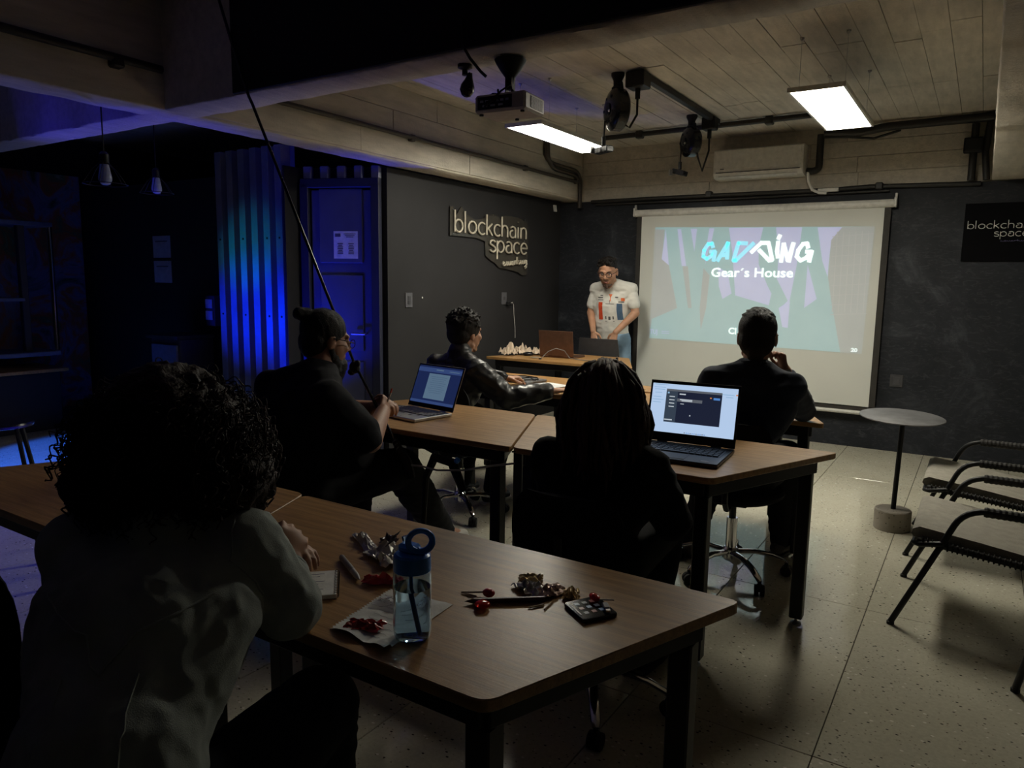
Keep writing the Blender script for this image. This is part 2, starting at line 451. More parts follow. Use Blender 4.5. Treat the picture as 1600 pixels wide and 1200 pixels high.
# corrugated metal cladding
M['corr'] = sm('galvanised_sheet', (.22, .23, .27), .42, .3, var=.12, scale=6)
cy0, cx0, cx1 = 4.0, -5.52, -4.60
cw = B().box(((-8+cx1)/2, cy0+.1, 1.14), (cx1+8, .1, 2.28)).build('wall_lounge', M['blackmat']); cw['kind'] = 'structure'
cor = thing('corrugated_panel', 'ribbed metal wall cladding panel lit blue beside the door', 'wall panel', (-5.06, cy0, 0))
pit_ = .148; nrib = 6
for k in range(nrib):
    xx = cx0+.03+k*pit_
    prof = [(0, .05), (.010, -.035), (.086, -.035), (.096, .05), (pit_, .05)]
    b = B()
    vs = []; 
    for z in (.05, 2.45):
        for u, v in prof: vs.append((xx+u, cy0+v-.04, z))
        for u, v in prof[::-1]: vs.append((xx+u, cy0+v-.038, z))
    n = 10
    fs = [(i, (i+1) % n, n+(i+1) % n, n+i) for i in range(n)]
    b.add(vs, fs); b.build('rib', M['corr'], cor, True, ang=20)
for k in (0, 2, 4, 5):
    for z in (1.74, 1.12):
        b = B(); b.lathe([(.009, 0), (.009, -.004), (.005, -.008)], (cx0+.03+k*pit_+.05, cy0-.075, z), 10, 'Y'); b.build('screw', M['black'], cor, True)
wp = B().box((-4.592, 3.985, 1.14), (.02, .20, 2.28)).build('added_cover_post', M['blackmat']); wp['kind'] = 'structure'  # added black post that hides the brightly lit side of the last rib
# upper corrugated strip above the door
for k in range(5):
    xx = .02+k*.14
    b = B(); b.box(onw(xx+.05, 2.24, .02), (.07, .05, .1), Rd, ch=.008); b.build('overdoor_rib', M['corr'], cor, True)
# ================================================================ ceiling fittings
M['panel_emit'] = sm('light_diffuser', (.8, .8, .8), .5, emis=PANEL_C, estr=PANEL_L)
M['frame_white'] = sm('light_frame', (.55, .54, .48), .4)
def ceiling_light(x0, x1, y0, y1, z, label):
    t = thing('ceiling_light', label, 'ceiling light', ((x0+x1)/2, (y0+y1)/2, z), group=None)
    f = .016
    B().box(((x0+x1)/2, (y0+y1)/2, z+.006), (x1-x0-.01, y1-y0-.01, .010)).build('diffuser', M['panel_emit'], t, True)
    for c, d in ((((x0+f/2), (y0+y1)/2, z+.012), (f, y1-y0, .026)), (((x1-f/2), (y0+y1)/2, z+.012), (f, y1-y0, .026)),
                 (((x0+x1)/2, y0+f/2, z+.012), (x1-x0-2*f, f, .026)), (((x0+x1)/2, y1-f/2, z+.012), (x1-x0-2*f, f, .026))):
        B().box(c, d, ch=.002).build('frame_rail', M['frame_white'], t, True)
    B().box(((x0+x1)/2, (y0+y1)/2, z+.02), (x1-x0-.02, y1-y0-.02, .008)).build('back_plate', M['frame_white'], t, True)
    for xx in (x0+.03, x1-.03):
        for yy in (y0+.15, y1-.15):
            B().tube([(xx, yy, z+.02), (xx, yy, 2.8)], .0012, 6).build('suspension_wire', M['steel'], t, True)
            B().lathe([(.012, 0), (.012, -.01), (.004, -.02)], (xx, yy, 2.80), 12).build('ceiling_hook', M['steel'], t, True)
    return t
ceiling_light(-1.01, -.71, 4.34, 5.50, 2.475, 'bright rectangular light panel hanging on wires nearer the right wall beam')
ceiling_light(-2.88, -2.585, 4.36, 5.50, 2.475, 'bright rectangular light panel hanging below the projector, left of the cord reels')

# steel rail with two black boxes
rail = thing('power_rail', 'black steel ceiling rail carrying two square socket boxes', 'cable rail', (-2.0, 5.4, 2.78))
b = B(); b.box((-2.0, 5.45, 2.772), (.042, 1.62, .042), ch=.003); b.build('strut_channel', M['black'], rail, True)
for y, s_ in ((4.63, .13), (6.12, .11)):
    b = B(); b.box((-2.02, y, 2.735), (s_, s_, .10), ch=.008); b.build('socket_box', M['black'], rail, True)
def reel(x, y, label, r, droop):
    t = thing('cord_reel', label, 'cord reel', (x, y, 2.78))
    b = B(); b.lathe([(.045, .02), (.045, 0), (.03, -.03), (.028, -.07), (.04, -.075), (.04, -.09)], (x, y, 2.78), 20); b.build('ceiling_cup', M['black'], t, True)
    zc = 2.70-r-.0
    b = B(); R = Matrix.Rotation(math.radians(-42), 4, 'Z')
    b.M = Matrix.Translation((x, y, zc)) @ R
    b.lathe([(r*.3, -.062), (r*.62, -.060), (r*.90, -.045), (r, -.03), (r, .03), (r*.90, .045), (r*.62, .060), (r*.3, .062)], (0, 0, 0), 36, 'Y')
    b.build('drum', M['blackgloss'], t, True)
    b = B(); b.M = Matrix.Translation((x, y, zc)) @ R
    b.tube([(-r*.55, 0, r*.85), (-r*.45, 0, r*1.15), (0, 0, r*1.2), (r*.45, 0, r*1.15), (r*.55, 0, r*.85)], .012, 8)
    b.build('hanger_bracket', M['black'], t, True)
    b = B(); b.M = Matrix.Translation((x, y, zc)) @ R
    b.lathe([(r*.28, -.060), (r*.28, -.070), (r*.1, -.074)], (0, 0, 0), 24, 'Y'); 
    for a in range(6): b.box((r*.6*math.cos(a*PI/3), -.056, r*.6*math.sin(a*PI/3)), (.02, .012, .02), ch=.003)
    b.build('hub_cap', M['black'], t, True)
    b = B(); b.M = Matrix.Translation((x, y, zc)) @ R; b.lathe([(.010, -.075), (.008, -.080)], (r*.35, 0, -r*.15), 10, 'Y'); b.build('bright_rivet', M['chrome'], t, True)
    # supply lead back to the socket box
    b = B(); zb = 2.68; bx, by = -2.02, (4.63 if y < 5 else 6.12)
    b.tube([(bx, by, zb+.01), (bx, by, zb-.05), (bx+.005, by-.01, zb-.16), (bx-.04, by-.02, zb-.24-.08*droop), (x+.07, y-.02, zb-.22), (x+.05, y, zb-.12)], .008, 8)
    b.build('supply_lead', M['rubber'], t, True)
    b = B(); b.tube([(bx, by, zb+.02), (bx, by, zb-.06)], .017, 10); b.build('plug', M['rubber'], t, True)
    # hanging lead and socket block
    zz = zc-r; b = B(); b.tube([(x-.06, y-.05, zz+.06), (x-.065, y-.05, zz-.05)], .006, 8); b.build('drop_cord', M['rubber'], t, True)
    b = B(); b.cyl((x-.065, y-.05, zz-.04), (x-.065, y-.05, zz-.10), .014, n=12); b.build('cord_stop', M['rubber'], t, True)
    b = B(); b.box((x-.065, y-.05, zz-.125), (.15, .055, .04), Matrix.Rotation(.3*droop, 3, 'Y') @ Matrix.Rotation(-.5, 3, 'Z'), ch=.005); b.build('socket_block', M['blackgloss'], t, True)
    b = B(); b.box((x-.13, y-.085, zz-.125), (.012, .03, .045), -.5); b.build('end_plate', M['steel'], t, True)
    return t
reel(-2.16, 4.62, 'large black round cord reel hanging from ceiling next to the projector', .135, 0)
reel(-2.14, 6.02, 'smaller looking black cord reel hanging above the air conditioner', .118, 1)

# conduits
M['conduit'] = sm('conduit_black', (.02, .019, .018), .5)
M['conduitb'] = sm('conduit_brown', (.06, .05, .042), .5)
def conduit(label, pts, r, mat='conduit', clips=(), name='conduit', cat='pipe', smooth=True):
    t = thing(name, label, cat, tuple(pts[0]))
    b = B(); b.tube(pts, r, 10); b.build('pipe', M[mat], t, True, ang=60)
    for c in clips: 
        b = B(); b.box(c, (r*3, r*3, r*3), ch=r*.4); b.build('pipe_clip', M[mat], t, True)
    return t
def arc(p, q, s, n=6):
    """fillet corner q between p and s"""
    p, q, s = Vector(p), Vector(q), Vector(s); out = []
    for i in range(n+1):
        u = i/n; out.append(p*(1-u)**2+q*2*u*(1-u)+s*u*u)
    return out
conduit('thin dark pipe running along the face of the long left beam', [(-3.655, 2.62, 2.475), (-3.655, 6.98, 2.46)], .016, 'conduitb',
        [(-3.665, y, 2.465) for y in (2.7, 4.3, 5.9, 6.9)])
conduit('thin dark pipe on the near dim half of the left beam', [(-3.655, -1.5, 2.475), (-3.655, 2.33, 2.475)], .02, 'conduit', [(-3.665, 1.2, 2.46), (-3.665, 2.1, 2.46)])
for k in range(2):
    o = .05*k
    pts = [(-3.66, 6.25+o, 2.79), *arc((-3.655, 6.25+o, 2.68), (-3.655, 6.25+o, 2.585-o*.8), (-3.655, 6.42+o, 2.575-o)), *arc((-3.655, 6.82, 2.57-o), (-3.655, 6.98-o*.3, 2.57-o), (-3.65, 6.98-o*.3, 2.44-o)), (-3.65, 6.98-o*.3, 2.2)]
    conduit(('outer' if k == 0 else 'inner')+' of two bent pipes dropping down in the back left corner', pts, .019, 'conduitb')
conduit('black pipe strapped across the ceiling above the air conditioner', [(-3.1, 6.4, 2.765), (-2.2, 6.37, 2.765), (-1.1, 6.33, 2.765)], .022, 'conduit', [(-2.75, 6.385, 2.76), (-1.6, 6.35, 2.76)])
conduit('thick black pipe in the ceiling corner reaching the right beam', [(-1.28, 6.95, 2.74), (-1.0, 6.95, 2.715), (-.8, 6.97, 2.745), (-.4, 6.98, 2.75), (-.05, 6.98, 2.75)], .034)
conduit('thin black cable sagging under the ceiling corner pipe', [(-1.3, 7.03, 2.715), (-1.1, 7.03, 2.70), (-.9, 7.03, 2.67), (-.7, 7.03, 2.72)], .010)
conduit('long black pipe lying along the bottom of the back beam', [(-3.55, 7.045, 2.265), (-2.9, 7.045, 2.27), (-1.2, 7.045, 2.265), (-.9, 7.045, 2.275), (-.1, 7.045, 2.255)], .020, 'conduit', [(-2.3, 7.05, 2.28), (-.83, 7.045, 2.275)])
conduit('second black pipe just under the long one above the projection screen', [(-3.5, 7.05, 2.235), (-2.0, 7.05, 2.23), (-.75, 7.05, 2.235)], .014)
conduit('black pipe dropping beside the air conditioner to its right end', [(-1.32, 7.02, 2.74), *arc((-1.32, 7.02, 2.48), (-1.32, 7.02, 2.43), (-1.38, 7.0, 2.43)), (-1.41, 6.98, 2.43)], .030)
conduit('black pipe dropping near the right beam below a black junction box', [(-.17, 7.03, 2.72), (-.17, 7.03, 2.28)], .028)
conduit('second dark cable bundle beside the junction box at the right beam', [(-.075, 7.03, 2.72), (-.09, 7.03, 2.5), (-.065, 7.03, 2.28)], .026)
jb = thing('junction_box', 'black junction box on the back beam beside the right ceiling beam', 'junction box', (-.18, 7.0, 2.56))
B().box((-.175, 7.01, 2.55), (.13, .10, .11), ch=.006).build('box', M['blackmat'], jb, True)
B().box((-.175, 6.957, 2.55), (.11, .008, .09), ch=.003).build('lid', M['black'], jb, True)
wh = thing('drain_hose', 'white hose and short channel below the right end of air conditioner', 'hose', (-1.4, 6.98, 2.4))
b = B(); b.tube([(-1.40, 6.97, 2.42), (-1.395, 7.0, 2.34), (-1.36, 7.0, 2.27), (-1.30, 7.0, 2.24), (-1.24, 7.0, 2.235)], .013, 10); b.build('hose', M['white'], wh, True)
B().box((-1.23, 7.02, 2.262), (.17, .03, .032), ch=.003).build('cable_channel', M['white'], wh, True)
# loose socket at the cross beam and the projector cable
ls = thing('ceiling_socket', 'small black plug hanging below the cross beam left of projector', 'plug', (-1.83, 2.5, 2.28))
b = B(); b.lathe([(.03, 0), (.03, -.012), (.012, -.02), (.012, -.04)], (-1.84, 2.49, 2.285), 16); b.build('rose', M['black'], ls, True)
b = B(); b.M = Matrix.Translation((-1.825, 2.50, 2.235)) @ Matrix.Rotation(.25, 4, 'Y'); b.lathe([(.008, .02), (.014, 0), (.028, -.03), (.03, -.05), (.018, -.07), (.006, -.075)], (0, 0, 0), 16); b.build('plug_body', M['blackgloss'], ls, True)

# air conditioner
ac = thing('air_conditioner', 'white split air conditioner on the back beam above the screen', 'air conditioner', (-1.81, 6.98, 2.53))
prof = [(7.08, 2.655), (6.89, 2.655), (6.872, 2.645), (6.866, 2.52), (6.872, 2.44), (6.90, 2.405), (6.96, 2.395), (7.08, 2.395)]
def extr(b, prof, x0, x1):
    n = len(prof); vs = [(x0, y, z) for y, z in prof]+[(x1, y, z) for y, z in prof]
    fs = [(i, (i+1) % n, n+(i+1) % n, n+i) for i in range(n)]+[tuple(range(n))[::-1], tuple(range(n, 2*n))]
    return b.add(vs, fs)
extr(B(), prof, -2.205, -1.435).build('housing', M['whitegrey'], ac, True)
for x0 in (-2.215, -1.435): extr(B(), [(y+.002, z) for y, z in prof], x0, x0+.010).build('end_cover', M['white'], ac, True)
B().box((-1.82, 6.864, 2.56), (.755, .006, .165), ch=.002).build('front_panel', M['whitegrey'], ac, True)
B().box((-1.82, 6.869, 2.447), (.74, .008, .005)).build('air_gap', M['blackmat'], ac, True)
B().box((-1.82, 6.905, 2.404), (.70, .05, .008), Matrix.Rotation(-.35, 3, 'X'), ch=.002).build('flap', M['white'], ac, True)
B().box((-2.13, 6.859, 2.478), (.035, .002, .008)).build('badge', ink, ac, True)

# projector under the cross beam
pj = thing('projector', 'white ceiling projector on a black round mount under the cross beam', 'projector', (-1.635, 2.51, 2.07), rz=math.radians(4))
pj.scale = (.7, .7, .7)
M['proj'] = sm('projector_shell', (.50, .48, .47), .4)
B().box((0, 0, .05), (.32, .24, .098), ch=.012).build('shell', M['proj'], pj)
B().box((-.03, -.118, .052), (.22, .008, .07), ch=.003).build('port_panel', M['black'], pj)
b = B()
for k in range(6): b.box((-.11+k*.032, -.123, .06), (.02, .003, .012))
for k in range(3): b.box((-.09+k*.05, -.123, .036), (.03, .003, .01))
b.build('port_sockets', M['steel'], pj)
B().box((.158, .02, .052), (.006, .15, .064), ch=.002).build('vent_recess', M['blackmat'], pj)
for k in range(9): B().box((.162, .02, .024+k*.007), (.004, .15, .0035)).build('vent_slat', M['proj'], pj)
for k in range(5): B().box((.1625, -.04+k*.03, .052), (.004, .004, .062)).build('vent_rib', M['proj'], pj)
b = B(); b.lathe([(.034, 0), (.034, .02), (.026, .022), (.02, .012)], (.09, .115, .05), 20, 'Y'); b.build('lens', M['blackgloss'], pj)
for sx, sy in ((-.13, -.09), (.13, -.09), (0, .09)): B().cyl((sx, sy, .002), (sx, sy, -.008), .012, n=12).build('foot', M['black'], pj)
B().box((0, 0, .106), (.16, .13, .012), ch=.003).build('mount_plate', M['black'], pj)
for a in range(4):
    t_ = a*PI/2+.6; b = B(); b.tube([(0, 0, .112), (.1*math.cos(t_), .09*math.sin(t_), .115), (.12*math.cos(t_), .1*math.sin(t_), .10)], .007, 6); b.build('mount_arm', M['black'], pj)
b = B(); b.box((-.018, 0, .15), (.006, .04, .12)); b.box((.018, 0, .16), (.006, .04, .12)); b.build('mount_bracket', M['black'], pj)
b = B(); b.lathe([(.02, .14), (.025, .20), (.06, .245), (.085, .285), (.09, .298), (.02, .30)], (0, 0, 0), 24); b.build('mount_cup', M['black'], pj)
b = B(); b.tube([(-.02, -.10, .12), (.0, -.13, .09), (-.05, -.15, .04), (-.08, -.14, .03), (-.075, -.13, .055), (-.02, -.125, .06)], .006, 6)
b.tube([(.04, -.05, .125), (.06, -.1, .14), (.02, -.14, .10), (-.03, -.13, .06)], .005, 6); b.build('cable_loop', M['rubber'], pj)
pc = thing('projector_cable', 'black cable running from the beam down into the projector', 'cable', (-1.75, 2.4, 2.3))
b = B(); b.tube([(-1.74, 2.335, 2.40), (-1.735, 2.335, 2.30), (-1.72, 2.36, 2.26), (-1.70, 2.40, 2.22), (-1.68, 2.41, 2.20)], .006, 8); b.build('cord', M['rubber'], pc, True)

# projection screen
sc = thing('projector_screen', 'pull down projection screen showing a blue green slide', 'projection screen', (-1.86, 7.02, 2.13))
def m_screen():
    m, nt, b = newmat('screen_fabric'); p = wpos(nt)
    nt.links.new(ramp(nt, noise_tex(nt, p, 1.2, 3), [(.3, (.60, .61, .57)), (.7, (.66, .67, .63))]), b.inputs['Base Color'])
    b.inputs['Roughness'].default_value = .75; b.inputs['Specular IOR Level'].default_value = .2
    bump(nt, b, noise_tex(nt, mapping(nt, p, (6, 1, .4)), 1.5, 2), .15, .02); return m
M['screen'] = m_screen()
SY = 7.0
b = B(); b.M = Matrix.Translation((-1.86, SY, 2.125)); 
b.lathe([(.032, -1.165), (.034, -1.16), (.034, 1.16), (.032, 1.165)], (0, 0, 0), 16, 'X'); b.M = None
b.box((-1.86, SY, 2.13), (2.31, .05, .05), ch=.006); b.build('roller_case', M['white'], sc, True)
for x0 in (-3.035, -.69):
    B().box((x0, SY+.005, 2.135), (.02, .07, .085), ch=.006).build('end_cap', M['white'], sc, True)
    B().box((x0, SY+.02, 2.19), (.018, .03, .04), ch=.004).build('hook_bracket', M['white'], sc, True)
B().box((-1.864, SY+.004, 1.235), (2.19, .002, 1.72)).build('fabric', M['screen'], sc, True)
M['border'] = sm('screen_border', (.03, .027, .024), .7)
B().box((-2.985, SY+.004, 1.235), (.05, .002, 1.72)).build('black_border', M['border'], sc, True)
B().box((-.745, SY+.004, 1.235), (.05, .002, 1.72)).build('black_border', M['border'], sc, True)
B().box((-1.865, SY+.004, .36), (2.29, .002, .045)).build('black_border', M['border'], sc, True)
b = B(); b.M = Matrix.Translation((-1.865, SY, .325)); b.lathe([(.016, -1.15), (.018, -1.145), (.018, 1.145), (.016, 1.15)], (0, 0, 0), 12, 'X'); b.build('bottom_bar', M['white'], sc, True)

def proj_mat(name, emis, base=(.62, .63, .59)):
    return sm(name, base, .75, emis=emis, estr=1.0, var=.03, scale=3, spec=.2)
def flat(poly, y, name, mat, th=.0006):
    b = B(); n = len(poly)
    ar = sum(poly[i-1][0]*poly[i][1]-poly[i][0]*poly[i-1][1] for i in range(n))
    if ar < 0: poly = poly[::-1]
    vs = [(x, y, z) for x, z in poly]+[(x, y+th, z) for x, z in poly]
    fs = [tuple(range(n)), tuple(range(n, 2*n))[::-1]]+[((i+1) % n, i, n+i, n+(i+1) % n) for i in range(n)]
    b.add(vs, fs); return b.build(name, mat, sc, True)
G_TEAL = proj_mat('projected_teal', (.0, .13, .175)); G_LIL = proj_mat('projected_lilac', (.15, .17, .36)); G_GREY = proj_mat('projected_grey', (.03, .05, .08))
G_CY = proj_mat('projected_cyan', (.06, .55, .75)); G_WH = proj_mat('projected_white', (.75, .9, .88)); G_GREY2 = proj_mat('projected_mullion', (.075, .08, .11))
SL = {
'bg': [(-2.812, 1.983), (-0.835, 1.936), (-0.856, 0.845), (-2.831, 0.88)],
'lilac1': [(-2.701, 1.959), (-2.653, 1.609), (-2.731, 1.671)],
'lilac2': [(-2.582, 1.959), (-2.545, 1.958), (-2.476, 1.603), (-2.522, 1.603)],
'lilac3': [(-2.448, 1.959), (-2.385, 1.957), (-2.401, 1.739)],
'lilac4': [(-2.265, 1.959), (-2.217, 1.958), (-2.237, 1.84), (-2.264, 1.738), (-2.287, 1.617), (-2.284, 1.789)],
'lilac5': [(-2.079, 1.958), (-1.762, 1.953), (-1.793, 1.782), (-1.783, 1.617), (-1.689, 1.418), (-1.652, 1.353), (-1.67, 1.244), (-1.984, 1.329), (-2.033, 1.735)],
'lilac5b': [(-2.163, 1.6), (-2.064, 1.532), (-2.019, 1.345), (-2.103, 1.292), (-2.144, 1.412)],
'lilac6': [(-1.649, 1.951), (-1.422, 1.945), (-1.446, 1.617), (-1.488, 1.29), (-1.579, 1.205), (-1.504, 1.29), (-1.612, 1.486), (-1.611, 1.715)],
'lilac7': [(-1.292, 1.941), (-1.091, 1.937), (-1.172, 1.829), (-1.18, 1.617), (-1.179, 1.506), (-1.234, 1.648)],
'lilac8': [(-1.354, 1.617), (-1.257, 1.312), (-1.359, 1.229)],
'lilac9': [(-1.58, 1.222), (-1.485, 1.29), (-1.488, 1.043), (-1.537, 1.049)],
'grey1': [(-2.811, 1.962), (-2.712, 1.959), (-2.731, 1.671), (-2.653, 1.609), (-2.549, 1.192), (-2.81, 1.074), (-2.826, 0.886), (-2.831, 0.88)],
'grey2': [(-1.091, 1.937), (-0.835, 1.936), (-0.856, 0.845), (-1.029, 0.847), (-1.135, 1.299), (-1.176, 1.506), (-1.172, 1.829)],
'grey3': [(-2.513, 1.6), (-2.458, 1.6), (-2.401, 1.196), (-2.438, 1.195)],
'grey4': [(-2.303, 1.583), (-2.238, 1.514), (-2.257, 1.201), (-2.3, 0.988), (-2.32, 1.199)]}
for k_, pl in SL.items():
    yy = SY if k_ == 'bg' else SY-.001
    flat(pl, yy, 'projected_picture' if k_ == 'bg' else 'projected_shape', G_TEAL if k_ == 'bg' else (G_LIL if 'lil' in k_ else G_GREY))
for k in range(9):   # window grid of the building at the slide's right
    z = 1.86-k*.085; x0 = -1.165+.012*k*.3
    flat([(x0, z), (-.84, z+.02), (-.84, z+.014), (x0, z-.006)], SY-.002, 'projected_line', G_GREY2)
for k in range(6):
    x0 = -1.13+k*.05; flat([(x0, 1.9), (x0+.006, 1.9), (x0+.012, 1.2), (x0+.006, 1.2)], SY-.002, 'projected_line', G_GREY2)
LOGO = [('c', [(-2.22, 1.782), (-2.232, 1.817), (-2.267, 1.812), (-2.304, 1.754), (-2.311, 1.695), (-2.274, 1.67), (-2.221, 1.704), (-2.197, 1.738), (-2.243, 1.738)]), ('c', [(-2.197, 1.738), (-2.208, 1.655)]),
 ('c', [(-2.168, 1.655), (-2.078, 1.819), (-2.079, 1.674)]), ('c', [(-2.14, 1.703), (-2.076, 1.708)]), ('c', [(-1.903, 1.811), (-1.98, 1.817), (-2.019, 1.654), (-1.995, 1.654), (-1.841, 1.811)]),
 ('w', [(-1.855, 1.73), (-1.77, 1.814), (-1.705, 1.813), (-1.663, 1.658), (-1.69, 1.653), (-1.785, 1.748)]), ('w', [(-1.622, 1.821), (-1.626, 1.737), (-1.615, 1.681)]), ('w', [(-1.62, 1.849), (-1.608, 1.877)]),
 ('w', [(-1.584, 1.643), (-1.571, 1.802), (-1.525, 1.652), (-1.486, 1.805)]), ('w', [(-1.516, 1.643), (-1.49, 1.8)]),
 ('w', [(-1.359, 1.766), (-1.37, 1.803), (-1.405, 1.799), (-1.441, 1.744), (-1.451, 1.689), (-1.418, 1.652), (-1.37, 1.675), (-1.33, 1.729), (-1.374, 1.73)]), ('w', [(-1.326, 1.734), (-1.342, 1.643)])]
def ribbon(b, pts, w, y, th=.0006):
    """flat brush stroke of width w in the plane y"""
    for (x0, z0), (x1, z1) in zip(pts, pts[1:]):
        d = Vector((x1-x0, z1-z0)); L = d.length
        if L < 1e-6: continue
        d /= L; n = Vector((-d.y, d.x))*w/2; e = d*w*.25
        q = [(x0-e.x+n.x, z0-e.y+n.y), (x0-e.x-n.x, z0-e.y-n.y), (x1+e.x-n.x, z1+e.y-n.y), (x1+e.x+n.x, z1+e.y+n.y)]
        vs = [(a, y, c) for a, c in q]+[(a, y+th, c) for a, c in q]
        b.add(vs, [(0, 1, 2, 3), (7, 6, 5, 4), (0, 4, 5, 1), (1, 5, 6, 2), (2, 6, 7, 3), (3, 7, 4, 0)])
    return b
for k, (c_, pts) in enumerate(LOGO): ribbon(B(), pts, .035, SY-.003-.0007*(k % 3)).build('projected_letter', G_CY if c_ == 'c' else G_WH, sc, True)

def text_obj(txt, name, mat, parent, loc, size, rot=(PI/2, 0, 0), ext=.0005, off=0, sx=1.0, align='LEFT'):
    cu = bpy.data.curves.new(name, 'FONT'); cu.body = txt; cu.size = size; cu.extrude = ext; cu.offset = off; cu.align_x = align; cu.resolution_u = 3
    to = bpy.data.objects.new(name, cu); C.objects.link(to)
    bpy.context.view_layer.update()
    me = bpy.data.meshes.new_from_object(to.evaluated_get(bpy.context.evaluated_depsgraph_get()))
    bpy.data.objects.remove(to); me.name = name
    me.transform(Matrix.Diagonal((sx, 1, 1, 1))); me.materials.clear(); me.materials.append(mat)
    o = bpy.data.objects.new(name, me); C.objects.link(o)
    if parent is not None: o.parent = parent; o.location = Vector(loc)-parent.location
    else: o.location = loc
    o.rotation_euler = rot; return o
text_obj('Gear´s House', 'projected_title', G_WH, sc, (-2.228, SY-.003, 1.503), .118, off=.0018, sx=1.13)
text_obj('Cl', 'projected_caption', G_WH, sc, (-2.03, SY-.003, .963), .085, off=.0015)
text_obj('20', 'projected_number', G_WH, sc, (-.945, SY-.003, .86), .045, off=.001, sx=1.15)
text_obj('TUJ', 'projected_mark', G_LIL, sc, (-2.822, SY-.003, .925), .065, off=.001, sx=.8)
for k in range(2): flat([(-2.70, .958-k*.018), (-2.62, .958-k*.018), (-2.62, .952-k*.018), (-2.70, .952-k*.018)], SY-.003, 'projected_line', G_LIL)
# ================================================================ tables
TZ = .745
def rounded(poly, r=.03, n=4):
    out = []; m = len(poly)
    for i in range(m):
        a, b, c = Vector(poly[i-1]), Vector(poly[i]), Vector(poly[(i+1) % m])
        p = b+(a-b).normalized()*r; q = b+(c-b).normalized()*r
        for k in range(n+1):
            u = k/n; z = p*(1-u)**2+b*2*u*(1-u)+q*u*u; out.append((z.x, z.y))
    return out
def inset(poly, d):
    m = len(poly); out = []
    for i in range(m):
        a, b, c = Vector(poly[i-1]), Vector(poly[i]), Vector(poly[(i+1) % m])
        t1 = (b-a).normalized(); t2 = (c-b).normalized(); n1 = Vector((-t1.y, t1.x)); n2 = Vector((-t2.y, t2.x))
        k = (n1+n2); k = k/k.dot(n1) if abs(k.dot(n1)) > 1e-6 else n1
        out.append(tuple(b+k*d))
    return out
def trap_table(label, pts, group=None, lz=TZ):
    """pts ccw (x, y) corners"""
    cx = sum(p[0] for p in pts)/4; cy = sum(p[1] for p in pts)/4
    t = thing('trapezoid_table', label, 'table', (cx, cy, 0), group=group)
    B().prism(rounded(inset(pts, .0015)), lz-.024, lz, ch=.002).build('tabletop', M['wood'], t, True)
    B().prism(rounded(inset(pts, .004)), lz-.0245, lz-.0045).build('edge_band', M['woodedge'], t, True)
    q = inset(pts, .055)
    for i in range(4):
        a, b2 = Vector((*q[i], 0)), Vector((*q[(i+1) % 4], 0)); d = b2-a; L = d.length; an = math.atan2(d.y, d.x)
        c = (a+b2)/2; B().box((c.x, c.y, lz-.024-.03), (L, .03, .06), an, ch=.003).build('apron_rail', M['black'], t, True)
    q = inset(pts, .072)
    for i, (x, y) in enumerate(q):
        an = math.atan2(q[(i+1) % 4][1]-y, q[(i+1) % 4][0]-x)
        B().box((x, y, (lz-.084+.03)/2+.0), (.052, .052, lz-.084-.03), 0, ch=.004).build('leg', M['black'], t, True)
        lg = [c for c in t.children if c.name.startswith('leg')][-1]
        b = B(); b.lathe([(.020, .0), (.022, .003), (.020, .010), (.007, .013), (.007, .036)], (x, y, 0), 14)
        o = b.build('leveling_foot', M['steel'], None); o.data.transform(Matrix.Translation(-t.location)); o.parent = lg
    return t
def tt(label, y0, y1, n0, n1, f0, f1): return trap_table(label, [(n0, y0), (n1, y0), (f1, y1), (f0, y1)])
tt('wooden table nearest the camera, with the blue water bottle on it', .905, 1.535, -1.505, -.622, -1.757, -.378)
tt('wooden table at the left edge, behind the curly haired woman', .925, 1.545, -2.99, -1.513, -2.70, -1.765)
tt('wooden table carrying the open black laptop', 2.487, 3.205, -1.585, -.752, -1.893, -.445)
tt('wooden table carrying the silver laptop', 2.487, 3.205, -3.03, -1.593, -2.72, -1.901)
tt('wooden table in front of the man in navy, near the projection screen', 3.845, 4.58, -2.05, -.608, -1.72, -.93)
tt('wooden table under the leather jacket arm and papers', 3.845, 4.58, -2.88, -2.06, -3.2, -1.73)
tt('presenter table with an open brown laptop and crumpled wrappings', 5.49, 6.22, -3.815, -2.352, -3.45, -2.70)

